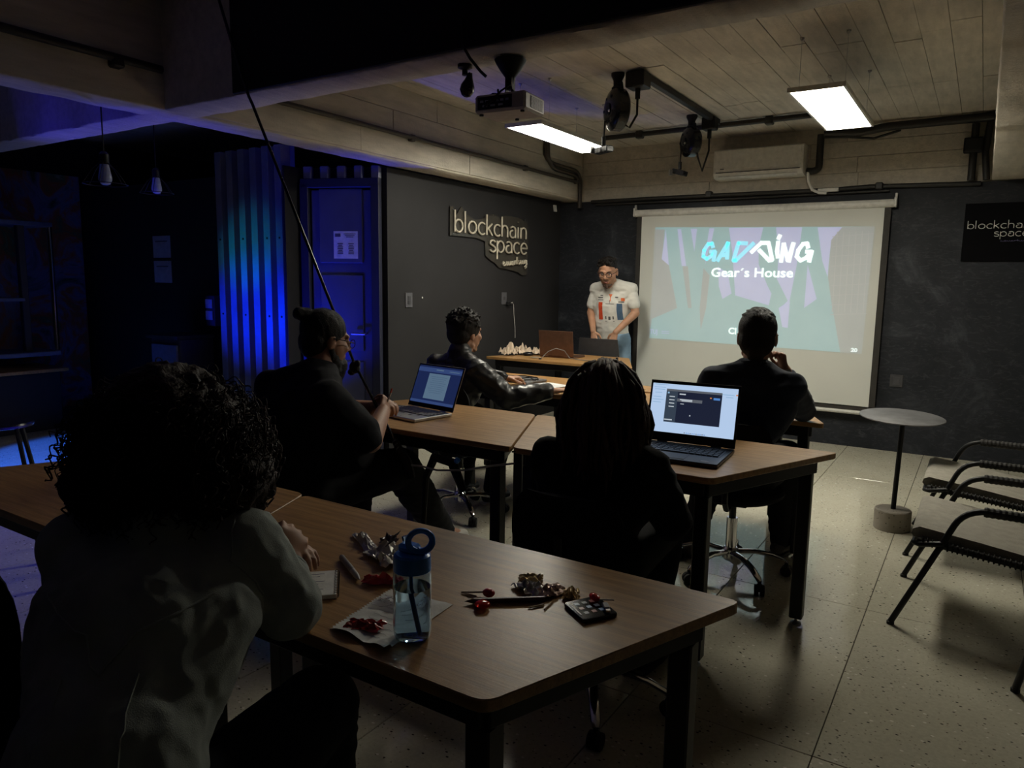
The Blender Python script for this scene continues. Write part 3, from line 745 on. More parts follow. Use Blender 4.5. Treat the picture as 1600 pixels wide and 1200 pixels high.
# ================================================================ office chairs
def office_chair(label, x, y, rz, seat_h=.46, back=True, spin=0, backh=.40):
    t = thing('office_chair', label, 'chair', (x, y, 0), rz)
    b = B(); b.lathe([(.03, .075), (.038, .085), (.038, .13), (.03, .14)], (0, 0, 0), 20); b.build('base_hub', M['chrome'], t)
    for k in range(5):
        a = 2*PI*k/5+spin; c, s_ = math.cos(a), math.sin(a)
        pts = [(.03*c, .03*s_, .115), (.12*c, .12*s_, .12), (.20*c, .20*s_, .105), (.26*c, .26*s_, .08), (.275*c, .275*s_, .068)]
        b = B(); b.tube(pts, [.022, .019, .017, .016, .012], 10, flat=.65); lg = b.build('star_leg', M['chrome'], t)
        b = B()
        for w_ in (-.013, .013):
            q = Matrix.Translation((.275*c, .275*s_, .028)) @ Matrix.Rotation(a+1.1, 4, 'Z')
            b.M = q; b.lathe([(.012, w_-.010), (.026, w_-.009), (.028, w_), (.026, w_+.009), (.012, w_+.010)], (0, 0, 0), 16, 'X')
        b.M = None; b.tube([(.275*c, .275*s_, .03), (.275*c, .275*s_, .07)], .008, 8)
        b.ell((.275*c, .275*s_, .042), (.018, .018, .022), None, 12, 8)
        o = b.build('caster', M['rubber'], None); o.parent = lg
    b = B(); b.cyl((0, 0, .13), (0, 0, .29), .026); b.build('lift_column', M['chrome'], t)
    b = B(); b.cyl((0, 0, .28), (0, 0, seat_h-.08), .017); b.build('lift_piston', M['blackgloss'], t)
    B().box((0, 0, seat_h-.075), (.16, .2, .03), ch=.008).build('seat_plate', M['black'], t)
    b = B(); b.M = Matrix.Translation((0, 0, seat_h-.03)); 
    b.lathe([(.15, -.032), (.20, -.028), (.232, -.008), (.236, .008), (.225, .022), (.16, .030), (.05, .030)], (0, 0, 0), 36); b.build('seat', M['fabric_black'], t)
    if back:
        b = B(); b.tube([(0, -.06, seat_h-.08), (0, -.2, seat_h-.08), (0, -.262, seat_h-.03), (0, -.272, seat_h+.2)], .014, 8, flat=.6); b.build('back_bracket', M['black'], t)
        def fn(u, v):
            w_ = .19*(1-.25*abs(2*v-1)**3); x = (2*u-1)*w_; return (x, -.255+.035*(2*u-1)**2+.0, seat_h+.08+backh*v)
        b = B(); b.grid(fn, 10, 8, .035); b.build('backrest', M['fabric_black'], t, ang=50)
    return t
office_chair('black swivel chair on chrome base under the man in navy', -.95, 3.52, .12, spin=.35, back=True, backh=.26)
office_chair('black swivel chair under the person with dreadlocks', -1.03, 2.13, .05, spin=.18, backh=.24)
office_chair('black swivel chair under the bearded man with a hair bun', -2.53, 2.12, -.4, spin=.9)
office_chair('black swivel chair under the man in the leather jacket', -2.62, 3.52, .1, spin=.5, backh=.28)
office_chair('black swivel chair under the woman in the denim jacket', -1.28, .42, .1, spin=.2, backh=.3)

# presenter's dark chair (back towards the table)
pcH = thing('shell_chair', 'dark grey shell chair whose back the presenter holds', 'chair', (-3.07, 6.55, 0), PI)
def fn(u, v): return ((2*u-1)*.225*(1-.12*v*v), -.24-.05*v+.05*(2*u-1)**2, .44+.42*v)
M['shell'] = sm('dark_grey_plastic', (.035, .035, .038), .45)
b = B(); b.grid(lambda u, v: ((2*u-1)*.225*(1-.12*v*v), .20-.03*(2*u-1)**2+.05*v, .44+.46*v), 10, 8, .014); b.build('backrest', M['shell'], pcH, ang=60)
b = B(); b.grid(lambda u, v: ((2*u-1)*.225, .21-.42*v, .45-.02*math.sin(PI*v)), 8, 8, .014); b.build('seat', M['shell'], pcH, ang=60)
for sx in (-.18, .18):
    for sy in (-.16, .17):
        b = B(); b.tube([(sx*.8, sy*.8, .43), (sx*1.15, sy*1.15, .0)], [.013, .009], 8); b.build('leg', M['black'], pcH)

# ================================================================ armchairs on the right
M['cord'] = sm('grey_woven_cord', (.30, .28, .235), .8, bmp=.5, bscale=220)
M['wrap'] = sm('black_cord_wrap', (.022, .021, .02), .75)
def armchair(label, x, y, rz=0, w_=.61):
    """front towards local -X, origin at the near front foot"""
    t = thing('tubular_armchair', label, 'chair', (x, y, 0), rz)
    r = .0125
    for s_, yy in ((0, 0), (1, w_)):
        pts = [(0, yy, .012), (.16, yy, .39)]+[tuple(p) for p in arc((.195, yy, .475), (.225, yy, .545), (.31, yy, .55))]+[(.62, yy, .54)]+[tuple(p) for p in arc((.66, yy, .54), (.72, yy, .53), (.735, yy, .45))]+[(.80, yy, .012)]
        b = B(); b.tube(pts, r, 10); b.build('side_frame', M['black'], t, ang=60)
        b = B(); prof = []
        n = 34
        for k in range(n+1): prof.append((.0185+(.0025 if k % 2 else 0), .29+.33*k/n))
        b.lathe(prof, (0, yy, .5475), 12, 'X'); b.build('arm_wrap', M['wrap'], t, ang=20)
        for fx in (0, .80): B().lathe([(.015, 0), (.015, .014), (.010, .016)], (fx, yy, 0), 12).build('foot_cap', M['rubber'], t)
    # seat: woven cord pad with a rounded front, slightly falling to the back
    prof = [(.045, .405), (.050, .425), (.075, .438), (.3, .41), (.62, .365), (.64, .35), (.62, .335), (.3, .372), (.08, .392), (.055, .392)]
    b = B(); n = len(prof); y0, y1 = .03, w_-.03
    vs = [(a, y0, z) for a, z in prof]+[(a, y1, z) for a, z in prof]
    b.add(vs, [(i, (i+1) % n, n+(i+1) % n, n+i) for i in range(n)]+[tuple(range(n))[::-1], tuple(range(n, 2*n))]); b.build('seat', M['cord'], t, ang=50)
    b = B(); b.tube([(.165, -.004, .39), (.08, .0, .372), (.06, .02, .37), (.06, w_-.02, .37), (.08, w_, .372), (.165, w_+.004, .39)], .012, 8)
    b.build('front_rail', M['black'], t, ang=60)
    for yy in (.012, w_-.012):
        b = B(); b.tube([(.07, yy, .385), (.3, yy, .365), (.74, yy, .32)], .014, 8); b.build('seat_rail', M['wrap'], t, ang=60)
        for k in range(20):
            pass
    b = B(); b.grid(lambda u, v: (.66+.16*v, .03+(w_-.06)*u, .36+.48*v-.03*math.sin(PI*v)), 6, 8, .02); b.build('backrest', M['cord'], t, ang=60)
    b = B(); b.tube([(.64, .02, .34), (.83, .02, .85), (.83, w_-.02, .85), (.64, w_-.02, .34)], .011, 8); b.build('back_frame', M['black'], t)
    # cord binding stitches along the seat sides
    b = B()
    for k in range(28):
        a = .09+.5*k/28; z = .386-.05*(a-.09)/.5
        for yy in (.012, w_-.012): b.box((a, yy, z), (.007, .036, .036), ch=.004)
    o = b.build('cord_binding', M['wrap'], t); o['kind'] = 'stuff'
    return t
armchair('black tubular armchair with grey woven seat, nearer of the pair', -.216, 3.36)
armchair('black tubular armchair with grey woven seat, beside the round side table', -.235, 4.31)
armchair('black tubular chair cut off at the lower right edge', .215, 3.02, -1.25)

# ================================================================ round side table
st = thing('side_table', 'round grey metal side table with a concrete base', 'side table', (-.345, 4.78, 0))
M['zinc'] = sm('zinc_top', (.16, .16, .165), .5, .5, var=.25, scale=9)
b = B(); b.M = Matrix.Translation((-.35, 4.86, .662)) @ Matrix.Rotation(.045, 4, 'X') @ Matrix.Rotation(.02, 4, 'Y'); b.lathe([(.225, -.006), (.23, -.004), (.23, .001), (.226, .003)], (0, 0, 0), 48); b.build('tabletop', M['zinc'], st, True)
b = B(); b.tube([(-.345, 4.76, .12), (-.34, 4.83, .655)], .014, 14); b.build('pole', M['black'], st, True)
def m_cblock():
    m, nt, b = newmat('cast_concrete'); p = wpos(nt)
    base = ramp(nt, noise_tex(nt, p, 9, 5), [(.3, (.27, .24, .205)), (.7, (.37, .335, .285))])
    v = N(nt, 'ShaderNodeTexVoronoi'); v.inputs['Scale'].default_value = 42; nt.links.new(p, v.inputs['Vector'])
    base = mixc(nt, 1, base, ramp(nt, v.outputs['Distance'], [(.10, (.12, .1, .09)), (.17, (1, 1, 1))]), 'MULTIPLY')
    nt.links.new(base, b.inputs['Base Color']); b.inputs['Roughness'].default_value = .85; bump(nt, b, v.outputs['Distance'], .2, .004); return m
M['cblock'] = m_cblock()
b = B(); b.lathe([(.095, 0), (.099, .004), (.099, .116), (.094, .122), (.02, .122)], (-.345, 4.76, 0), 36); b.build('base', M['cblock'], st, True)
# ================================================================ laptops
def screen_mat(name, col, e): return sm(name, tuple(c*.1 for c in col), .3, var=.02, emis=col, estr=e)
def laptop(label, loc, rz, w_, d, tilt, lh, body, bezel, deck=None):
    t = thing('laptop', label, 'laptop', loc, rz)
    B().box((0, -d/2, .0095), (w_, d, .015), ch=.003).build('base', body, t)
    deck = deck or body
    b = B(); b.box((0, -d*.36, .0174), (w_*.9, d*.46, .001)); b.build('keyboard_bed', bezel, t)
    kw = w_*.86/14
    keyme = B().box((0, 0, 0), (kw*.84, d*.065, .003), ch=.0008).mesh('key', deck)
    for r in range(5):
        for c in range(14):
            if r == 4 and 4 <= c <= 8: continue
            inst(keyme, 'key', t, (-w_*.43+kw*(c+.5), -d*(.17+.093*r), .0195))
    B().box((-w_*.43+kw*6.5, -d*(.17+.093*4), .0195), (kw*4.8, d*.065, .003), ch=.0008).build('key', deck, t)
    B().box((0, -d*.80, .0176), (w_*.3, d*.26, .001), ch=.0003).build('touchpad', body, t)
    for s_ in (-1, 1): b = B(); b.cyl((s_*w_*.30-.02, .002, .013), (s_*w_*.30+.02, .002, .013), .007, n=12); b.build('hinge', body, t)
    R = Matrix.Rotation(-tilt, 4, 'X'); lid_o = bpy.data.objects.new('lid', None)
    b = B(); b.M = Matrix.Translation((0, .003, .018)) @ R; b.box((0, 0, lh/2), (w_, .006, lh), ch=.002); lid = b.build('lid', body, t)
    b = B(); b.M = Matrix.Translation((0, .003, .018)) @ R; b.box((0, -.0034, lh/2), (w_*.99, .001, lh*.985)); b.build('bezel', bezel, lid)
    def on(cx, cz, ww, hh, name, mat, lay=1):
        """cx, cz as fractions of the lid from its lower left, laid on the bezel"""
        b = B(); b.M = Matrix.Translation((0, .003, .018)) @ R; b.box(((cx-.5)*w_, -.0040-.0004*lay, cz*lh), (ww*w_, .0004, hh*lh)); return b.build(name, mat, lid)
    return t, on
BLT = sm('laptop_black', (.012, .012, .014), .35); BEZ = sm('laptop_bezel', (.006, .006, .007), .4)
t, on = laptop('open black laptop showing a dark window on a bright desktop', (-.985, 2.915, TZ), math.radians(4), .378, .30, math.radians(14), .258, BLT, BEZ)
WHs = screen_mat('screen_white', (.44, .58, .80), 1.0); DKs = screen_mat('screen_navy', (.012, .016, .035), 1); DK2 = screen_mat('screen_sidebar', (.035, .05, .075), 1); TXs = screen_mat('screen_text', (.5, .55, .6), 1)
BLs = screen_mat('screen_blue', (.08, .22, .55), 1); BL2 = screen_mat('screen_paleblue', (.25, .42, .62), 1); ORs = screen_mat('screen_orange', (.6, .2, .05), 1); GRs = screen_mat('screen_grey', (.10, .11, .13), 1)
on(.5, .545, .95, .80, 'display', WHs)
on(.50, .575, .62, .52, 'dark_window', DKs, 2); on(.255, .575, .13, .52, 'window_sidebar', DK2, 3); on(.50, .845, .62, .035, 'window_titlebar', GRs, 3)
for k, z in enumerate((.74, .685, .63, .575)): on(.26, z, .06, .014, 'screen_line', TXs, 4)
on(.375, .79, .07, .02, 'screen_line', TXs, 4); on(.46, .69, .28, .05, 'screen_box', GRs, 4); on(.42, .70, .14, .018, 'screen_line', TXs, 5); on(.43, .68, .12, .012, 'screen_line', TXs, 5)
on(.38, .63, .04, .010, 'screen_line', TXs, 4); on(.755, .755, .07, .035, 'screen_button', BLs, 4); on(.69, .765, .018, .02, 'screen_dot', ORs, 4)
on(.24, .355, .09, .018, 'screen_line', TXs, 4); on(.48, .45, .012, .018, 'screen_dot', TXs, 4); on(.215, .80, .02, .028, 'screen_dot', BL2, 4)
for cx, cz, ww in ((.11, .88, .13), (.11, .845, .12), (.10, .79, .08), (.09, .72, .09), (.10, .675, .13), (.09, .63, .10), (.87, .84, .14), (.89, .80, .08), (.13, .925, .16)): on(cx, cz, ww, .010, 'screen_line', BL2, 2)
on(.965, .845, .018, .022, 'screen_dot', ORs, 2)
for k in range(11): on(.44+.022*k, .163, .012, .014, 'taskbar_icon', BLs if k % 3 else GRs, 2)
B().box((.135, -.27, .0178), (.03, .006, .0006)).build('brand_mark', M['silver'], t)
for s_ in (-1, 1): B().box((s_*.172, -.002, .012), (.026, .012, .012), ch=.002).build('hinge_cover', M['silver'], t)

SLV = sm('laptop_silver', (.50, .50, .50), .35, .7)
t, on = laptop('open silver laptop with a document on its screen', (-2.375, 2.92, TZ), math.radians(-9), .345, .25, math.radians(22), .236, SLV, BEZ, deck=sm('silver_key', (.36, .36, .37), .5))
B().box((-.03, -.165, .0182), (.05, .008, .0006)).build('sticker', M['black'], t); B().box((.06, -.18, .0182), (.02, .014, .0006)).build('sticker', ink, t); B().box((.10, -.165, .0182), (.02, .010, .0006)).build('sticker', ink, t)
NB = screen_mat('screen_deep_blue', (.010, .018, .07), 1); NB2 = screen_mat('screen_mid_blue', (.03, .055, .16), 1); DOC = screen_mat('screen_document', (.085, .14, .21), 1); DL = screen_mat('document_line', (.05, .09, .15), 1)
on(.5, .53, .95, .86, 'display', NB); on(.5, .87, .95, .10, 'toolbar', NB2, 2); on(.5, .88, .16, .022, 'screen_line', DOC, 3); on(.82, .87, .22, .014, 'screen_line', DOC, 3)
on(.52, .50, .46, .58, 'document_page', DOC, 2); on(.5, .135, .95, .06, 'taskbar', NB2, 2)
for r in range(9): on(.52, .72-.045*r, .36-.05*(r % 3), .008, 'text_line', DL, 3)
BRN = sm('laptop_copper', (.16, .085, .055), .38, .6)
t, on = laptop('open brown laptop on the presenter table, back of its lid visible', (-3.225, 5.79, TZ), math.radians(182), .345, .235, math.radians(8), .232, BRN, BEZ)
on(.5, .53, .95, .86, 'display', screen_mat('screen_soft', (.20, .25, .32), 1))

# ================================================================ things on the front table
def crumple(name, parent, c, w_, d, h, mat, seed, rz=0, n=14, th=.0006, roll=0):
    ca, sa = math.cos(rz), math.sin(rz); c = V3(c)
    def fn(u, v):
        x = (u-.5)*w_; y = (v-.5)*d
        q = mnoise.noise(V3((u*4.1+seed, v*3.3, seed))); q2 = mnoise.noise(V3((u*9+seed, v*8, seed*2)))
        z = h*(.30+abs(q)*1.7+.5*abs(q2))*(.35+.65*math.sin(PI*min(1, max(0, u)))*math.sin(PI*v)) if roll == 0 else h*abs(math.sin(PI*u*1.0))*(.7+abs(q))
        x += .12*w_*mnoise.noise(V3((v*5+seed, u*3, 7))); y += .15*d*mnoise.noise(V3((u*5+seed, v*3, 3)))
        return c+V3((x*ca-y*sa, x*sa+y*ca, max(z, .0004)+th))
    b = B(); b.grid(fn, n, n, th); return b.build(name, mat, parent, True, ang=24)
V3 = lambda p: Vector(p)
FOIL = sm('foil_silver', (.62, .59, .55), .25, .45, bmp=.3, bscale=60); FOILG = sm('foil_gold', (.62, .45, .20), .28, .45, bmp=.3, bscale=60)
REDP = sm('red_plastic', (.50, .02, .03), .3); REDD = sm('red_candy_film', (.35, .02, .015), .25)
def m_clear(name, col, rough=.05, ior=1.45, thin=False):
    m, nt, b = newmat(name); f = noise_tex(nt, opos(nt), 5)
    nt.links.new(ramp(nt, f, [(.3, tuple(c*.97 for c in col)), (.7, col)]), b.inputs['Base Color'])
    b.inputs['Transmission Weight'].default_value = 1; b.inputs['Roughness'].default_value = rough; b.inputs['IOR'].default_value = ior; return m
# water bottle
bt = thing('water_bottle', 'clear water bottle with blue straw lid and carry ring', 'bottle', (-.862, 1.008, TZ))
PLB = m_clear('clear_bluish_plastic', (.72, .87, .97), .06, 1.25); WAT = m_clear('water', (.90, .96, 1.0), 0, 1.33); BLU = sm('blue_plastic', (.06, .27, .88), .3, spec=.5); BLS = sm('blue_straw', (.02, .14, .55), .35); BLC = m_clear('blue_clear_mouthpiece', (.35, .55, .85), .15, 1.3)
def lath(prof, name, mat, n=36, parent=None, root=bt): 
    b = B(); b.M = Matrix.Translation(root.location); b.lathe(prof, (0, 0, 0), n); return b.build(name, mat, root, True)
b = B(); b.M = Matrix.Translation(bt.location)
outer = [(.026, .0005), (.0325, .004), (.0355, .012), (.0365, .03), (.0355, .07), (.0365, .11), (.0355, .132), (.031, .142)]
inner = [(r-.0016, max(z, .003)) for r, z in outer[::-1]]
prof = outer+inner; m_ = len(prof); vs = []; fs = []; n = 40
for r, z in prof:
    for k in range(n): vs.append((r*math.cos(2*PI*k/n), r*math.sin(2*PI*k/n), z))
for i in range(m_-1):
    for k in range(n):
        l = (k+1) % n; fs.append((i*n+k, i*n+l, (i+1)*n+l, (i+1)*n+k))
fs.append(tuple(range(n))[::-1]); fs.append(tuple((m_-1)*n+k for k in range(n)))
b.add(vs, fs); b.build('bottle_body', PLB, bt, True, ang=60)
lath([(.024, .0036), (.0300, .006), (.0335, .013), (.0345, .03), (.0335, .07), (.0343, .104)], 'water', WAT)
b = B(); b.M = Matrix.Translation(bt.location)
b.lathe([(.033, .136), (.0355, .137), (.0358, .156), (.0345, .166), (.030, .170), (.018, .171)], (0, 0, 0), 36); b.build('lid', BLU, bt, True)
b = B(); b.M = Matrix.Translation(bt.location)
b.box((-.006, 0, .178), (.040, .030, .018), ch=.006); b.build('lid_hump', BLU, bt, True)
b = B(); b.M = Matrix.Translation(bt.location); b.tube([(-.012, 0, .176), (-.013, 0, .188), (-.017, 0, .199)], [.0085, .0080, .0072], 14); b.build('mouthpiece', BLC, bt, True)
b = B(); b.M = Matrix.Translation(bt.location)
b.tube([(.020+.0195*math.cos(a)*.80, .016*math.cos(a), .196+.0205*math.sin(a)) for a in [2*PI*k/28 for k in range(28)]], .0048, 8, closed=True, flat=1.4)
b.tube([(.012, 0, .172), (.018, .004, .180)], .006, 8); b.build('carry_ring', BLU, bt, True)
b = B(); b.M = Matrix.Translation(bt.location); b.tube([(-.004, 0, .140), (-.002, 0, .09), (.004, .002, .05), (.010, .004, .012)], .0036, 10); b.build('straw', BLS, bt, True)
# notebook
def lined_page(cx, cy, rz, w_, d, z, name, parent, mat): B().box((cx, cy, z), (w_, d, .001), rz).build(name, mat, parent, True)
nb = thing('notebook', 'small spiral notebook with scribbled pages beside the hand', 'notebook', (-1.192, 1.058, TZ))
rz = math.radians(45); ca, sa = math.cos(rz), math.sin(rz)
B().box((-1.192, 1.058, TZ+.006), (.105, .135, .010), rz, ch=.001).build('page_block', M['paper'], nb, True)
B().box((-1.192, 1.058, TZ+.0008), (.108, .138, .0012), rz).build('cover', sm('notebook_cover', (.25, .12, .06), .6), nb, True)
for k in range(15):
    v = -.062+.0088*k; b = B(); c = V3((-1.192+.052*ca-v*sa, 1.058+.052*sa+v*ca, TZ+.007))
    b.tube([c+V3((.006*math.cos(a)*ca, .006*math.cos(a)*sa, .0065*math.sin(a))) for a in [2*PI*j/10 for j in range(10)]], .0008, 5, closed=True); b.build('spiral_loop', M['black'], nb, True)
b = B()
for k in range(7):
    v = .045-.014*k; c = V3((-1.197-v*sa, 1.058+v*ca, TZ+.0113)); b.tube([c+V3((ca*u_, sa*u_, .0)) + V3((0, .0015*math.sin(u_*400+k), 0)) for u_ in [(-.035+.07*i/12) for i in range(12-(k % 3)*2)]], .0004, 4)
o = b.build('handwriting', sm('ballpoint', (.12, .12, .3), .6), nb, True); o['kind'] = 'stuff'
# marker
mk = thing('marker_pen', 'grey capped marker lying left of the water bottle', 'pen', (-1.19, 1.175, TZ))
b = B(); p0 = V3((-1.262, 1.213, TZ+.0072)); p1 = V3((-1.125, 1.137, TZ+.0072)); u = (p1-p0).normalized()
b.tube([p0, p0+u*.004, p0+u*.095, p0+u*.098], [.0055, .0072, .0072, .0066], 14); b.build('barrel', sm('marker_grey', (.20, .19, .18), .35), mk, True)
b = B(); b.tube([p0+u*.098, p0+u*.128, p0+u*.140, p0+u*.154], [.0068, .0064, .0046, .0012], 14); b.build('cap', sm('marker_cap', (.33, .32, .31), .3), mk, True)
# sheet torn from the notebook with red sweets film on it
sh = thing('paper_sheet', 'crumpled white sheet with torn spiral edge under the water bottle', 'paper', (-.965, 1.04, TZ))
c4 = [V3((-1.015, .945, 0)), V3((-.868, .935, 0)), V3((-.885, 1.165, 0)), V3((-1.045, 1.15, 0))]
def fn(u, v):
    p = c4[0]*(1-u)*(1-v)+c4[1]*u*(1-v)+c4[2]*u*v+c4[3]*(1-u)*v
    z = .004*abs(mnoise.noise(V3((u*4, v*5, 2))))+(.010*max(0, 1-v*5)*abs(math.sin(u*5)) )
    if u == 0: p = p+V3((.0035*(1 if int(round(v*48)) % 2 else -1), 0, 0))
    return V3((p.x, p.y, TZ+.0012+z*(0 if (p-V3((-.862, 1.008, 0))).length < .05 else 1)))
b = B(); b.grid(fn, 16, 48, .0006); b.build('sheet', M['paper'], sh, True, ang=60)
b = B()
for k in range(9):
    v = .12+.085*k; pts = [fn(.25+.55*i/14, v)+V3((0, .001*math.sin(i*2.1+k), .0008)) for i in range(14)]; b.tube(pts, .0003, 4)
o = b.build('handwriting', sm('pencil_grey', (.30, .30, .33), .7), sh, True); o['kind'] = 'stuff'
rf = thing('sweet_wrapper', 'dark red crumpled sweet film lying on the torn sheet', 'wrapper', (-.965, .985, TZ), group=None); crumple('film', rf, (-.962, .982, TZ+.004), .075, .045, .016, REDD, 3, .35)
rf = thing('sweet_wrapper', 'bright red plastic sweet wrapper behind the torn sheet', 'wrapper', (-1.09, 1.16, TZ)); crumple('film', rf, (-1.085, 1.165, TZ+.001), .085, .038, .020, REDP, 9, .5)
CLR = m_clear('clear_film', (.92, .92, .95), .1, 1.2)
rf = thing('clear_wrapper', 'clear plastic film glinting on the torn sheet', 'wrapper', (-.99, 1.09, TZ)); crumple('film', rf, (-.99, 1.09, TZ+.004), .07, .05, .012, CLR, 14, .1)
# silver snack bag
sb = thing('snack_wrapper', 'torn open silver snack bag with dark lettering behind the bottle', 'wrapper', (-1.2, 1.32, TZ))
crumple('bag_front', sb, (-1.17, 1.285, TZ+.001), .12, .085, .035, FOIL, 21, -.35, 18); crumple('bag_strip', sb, (-1.29, 1.325, TZ+.001), .15, .035, .018, FOIL, 27, -.55, 14); crumple('torn_corner', sb, (-1.245, 1.365, TZ+.001), .045, .03, .022, sm('wrapper_dark', (.05, .03, .05), .3), 31, .4, 8)
text_obj('KURI', 'lettering', M['black'], sb, (-1.185, 1.315, TZ+.046), .034, rot=(math.radians(38), 0, math.radians(-62)), off=.0012)
# brown pencil, lollipop, chocolate wrappers
pe = thing('pencil', 'thick dark brown pencil lying across the front table', 'pencil', (-.80, 1.235, TZ))
p0 = V3((-.868, 1.183, TZ+.006)); p1 = V3((-.735, 1.29, TZ+.006)); u = (p1-p0).normalized()
b = B(); b.tube([p0+u*.020, p1], .0060, 6); b.build('barrel', sm('pencil_brown', (.10, .035, .02), .45), pe, True, ang=20)
b = B(); b.tube([p0+u*.004, p0+u*.020], [.0015, .0060], 8); b.build('wood_cone', sm('pencil_wood', (.12, .05, .025), .7), pe, True); b = B(); b.tube([p0, p0+u*.005], [.0004, .0016], 6); b.build('lead', M['black'], pe, True)
lo = thing('lollipop', 'red round lollipop with brown stick beside the pencil', 'lollipop', (-.84, 1.21, TZ))
RC = m_clear('red_candy', (.75, .04, .03), .1, 1.4); RC.node_tree.nodes['Principled BSDF'].inputs['Transmission Weight'].default_value = .4
b = B(); b.ell((-.826, 1.189, TZ+.008), (.017, .017, .007)); b.build('candy', RC, lo, True)
b = B(); b.ell((-.845, 1.240, TZ+.010), (.014, .012, .009)); b.build('candy_cap', REDP, lo, True)
b = B(); b.tube([(-.849, 1.247, TZ+.008), (-.905, 1.222, TZ+.0025)], .0018, 8); b.tube([(-.905, 1.222, TZ+.0025), (-.865, 1.222, TZ+.004)], .0014, 6); b.build('stick', sm('stick_brown', (.12, .05, .03), .6), lo, True)
for k, (x, y, s_, mat, r_, lab) in enumerate(((-.815, 1.365, .055, FOILG, .5, 'gold crumpled chocolate foil leaning at the left of the wrapper pile'), (-.79, 1.325, .075, FOIL, -.3, 'silver crumpled chocolate foil in the middle of the wrapper pile'),
        (-.745, 1.335, .07, sm('foil_rose', (.65, .45, .38), .25, .45, bmp=.3, bscale=60), 1.1, 'rose coloured crumpled foil at the right of the wrapper pile'), (-.70, 1.345, .05, FOILG, 2.0, 'small gold foil scrap next to the phone'))):
    cw_ = thing('chocolate_wrapper', lab, 'wrapper', (x, y, TZ)); crumple('foil', cw_, (x, y, TZ+.001), s_, s_*.72, .018, mat, 40+k*7, r_, 14)
for k, (x, y, a) in enumerate(((-.735, 1.255, 1.0), (-.685, 1.30, 2.2), (-.715, 1.27, 1.7))):
    o = B(); o.tube([(x-.018*math.cos(a), y-.018*math.sin(a), TZ+.0022), (x+.018*math.cos(a), y+.018*math.sin(a), TZ+.003)], .0018, 6)
    q = thing('candy_stick', ('short pale stick lying below the wrapper pile', 'thin stick between wrapper pile and phone', 'pale stick end poking from the wrapper pile')[k], 'stick', (x, y, TZ)); o.build('stick', sm('stick_pale', (.45, .33, .2), .6), q, True)
# phone with a lollipop and clip on top
ph = thing('phone', 'dark smartphone with app icons on its screen at the table corner', 'phone', (-.63, 1.303, TZ))
ra = math.atan2(1.31-1.24, -.575+.612)
q4 = [(-.690, 1.292), (-.617, 1.243), (-.573, 1.312), (-.648, 1.366)]
B().prism(rounded(q4, .008), TZ+.0005, TZ+.0085, ch=.0015).build('case', M['blackgloss'], ph, True)
B().prism(rounded(inset(q4, .003), .006), TZ+.0086, TZ+.0090).build('glass', sm('phone_glass', (.006, .007, .010), .12), ph, True)
ex = V3((q4[1][0]-q4[0][0], q4[1][1]-q4[0][1], 0)); ey = V3((q4[3][0]-q4[0][0], q4[3][1]-q4[0][1], 0)); o0 = V3((q4[0][0], q4[0][1], 0)); an = math.atan2(ex.y, ex.x)
ic = [screen_mat('icon_blue', (.012, .02, .035), 1), screen_mat('icon_red', (.035, .014, .012), 1), screen_mat('icon_grey', (.018, .018, .02), 1)]
for i in range(3):
    for j in range(3):
        c = o0+ex*(.24+.24*i)+ey*(.25+.22*j); B().box((c.x, c.y, TZ+.0094), (.0105, .0105, .0006), an, ch=.0002).build('app_icon', ic[(i+2*j) % 3], ph, True)
B().box((o0+ex*.48+ey*.08+V3((0, 0, TZ+.0094))), (.05, .003, .0006), an).build('screen_bar', ic[2], ph, True)
lo = thing('lollipop', 'small red wrapped lollipop resting on the phone', 'lollipop', (-.64, 1.335, TZ+.009))
b = B(); b.ell((-.640, 1.338, TZ+.0165), (.017, .010, .0070), Matrix.Rotation(-.6, 3, 'Z')); b.build('candy', RC, lo, True); b = B(); b.tube([(-.63, 1.33, TZ+.0165), (-.598, 1.345, TZ+.018)], .0018, 6); b.build('stick', sm('stick_white', (.5, .4, .3), .6), lo, True)
cl = thing('usb_stick', 'small grey usb stick lying on the phone corner', 'usb stick', (-.60, 1.318, TZ+.009)); B().box((-.603, 1.316, TZ+.0135), (.026, .013, .008), -.9, ch=.002).build('casing', sm('usb_grey', (.25, .25, .26), .35), cl, True); B().box((-.592, 1.302, TZ+.0135), (.010, .010, .004), -.9, ch=.0005).build('metal_tip', M['steel'], cl, True)

# ================================================================ presenter table and third row
CRM = sm('cream_paper', (.62, .50, .38), .8, bmp=.3, bscale=40)
for k, (x, y, s_, a, lab) in enumerate(((-3.74, 5.80, .15, .3, 'crumpled cream bread bag at the left end of the presenter table'), (-3.63, 5.86, .13, 1.2, 'crumpled cream paper in the middle of the pile on presenter table'), (-3.52, 5.95, .14, 2.0, 'pale crumpled paper just left of the brown laptop'), (-3.68, 5.70, .10, .9, 'small tangled cream wrapper at the front of the pile'))):
    c_ = thing('crumpled_paper', lab, 'paper', (x, y, TZ)); crumple('sheet', c_, (x, y, TZ+.001), s_*1.25, s_*.9, .085, CRM, 60+k*5, a, 16)
ms = thing('mouse', 'black computer mouse beside the cream paper pile', 'mouse', (-3.53, 5.79, TZ)); b = B(); b.M = Matrix.Translation((-3.53, 5.79, TZ+.002)) @ Matrix.Rotation(.5, 4, 'Z'); b.ell((0, 0, .014), (.055, .033, .020)); b.build('shell', M['blackgloss'], ms, True); b = B(); b.cyl((-3.51, 5.80, TZ+.034), (-3.495, 5.808, TZ+.034), .004, n=8); b.build('wheel', M['rubber'], ms, True)
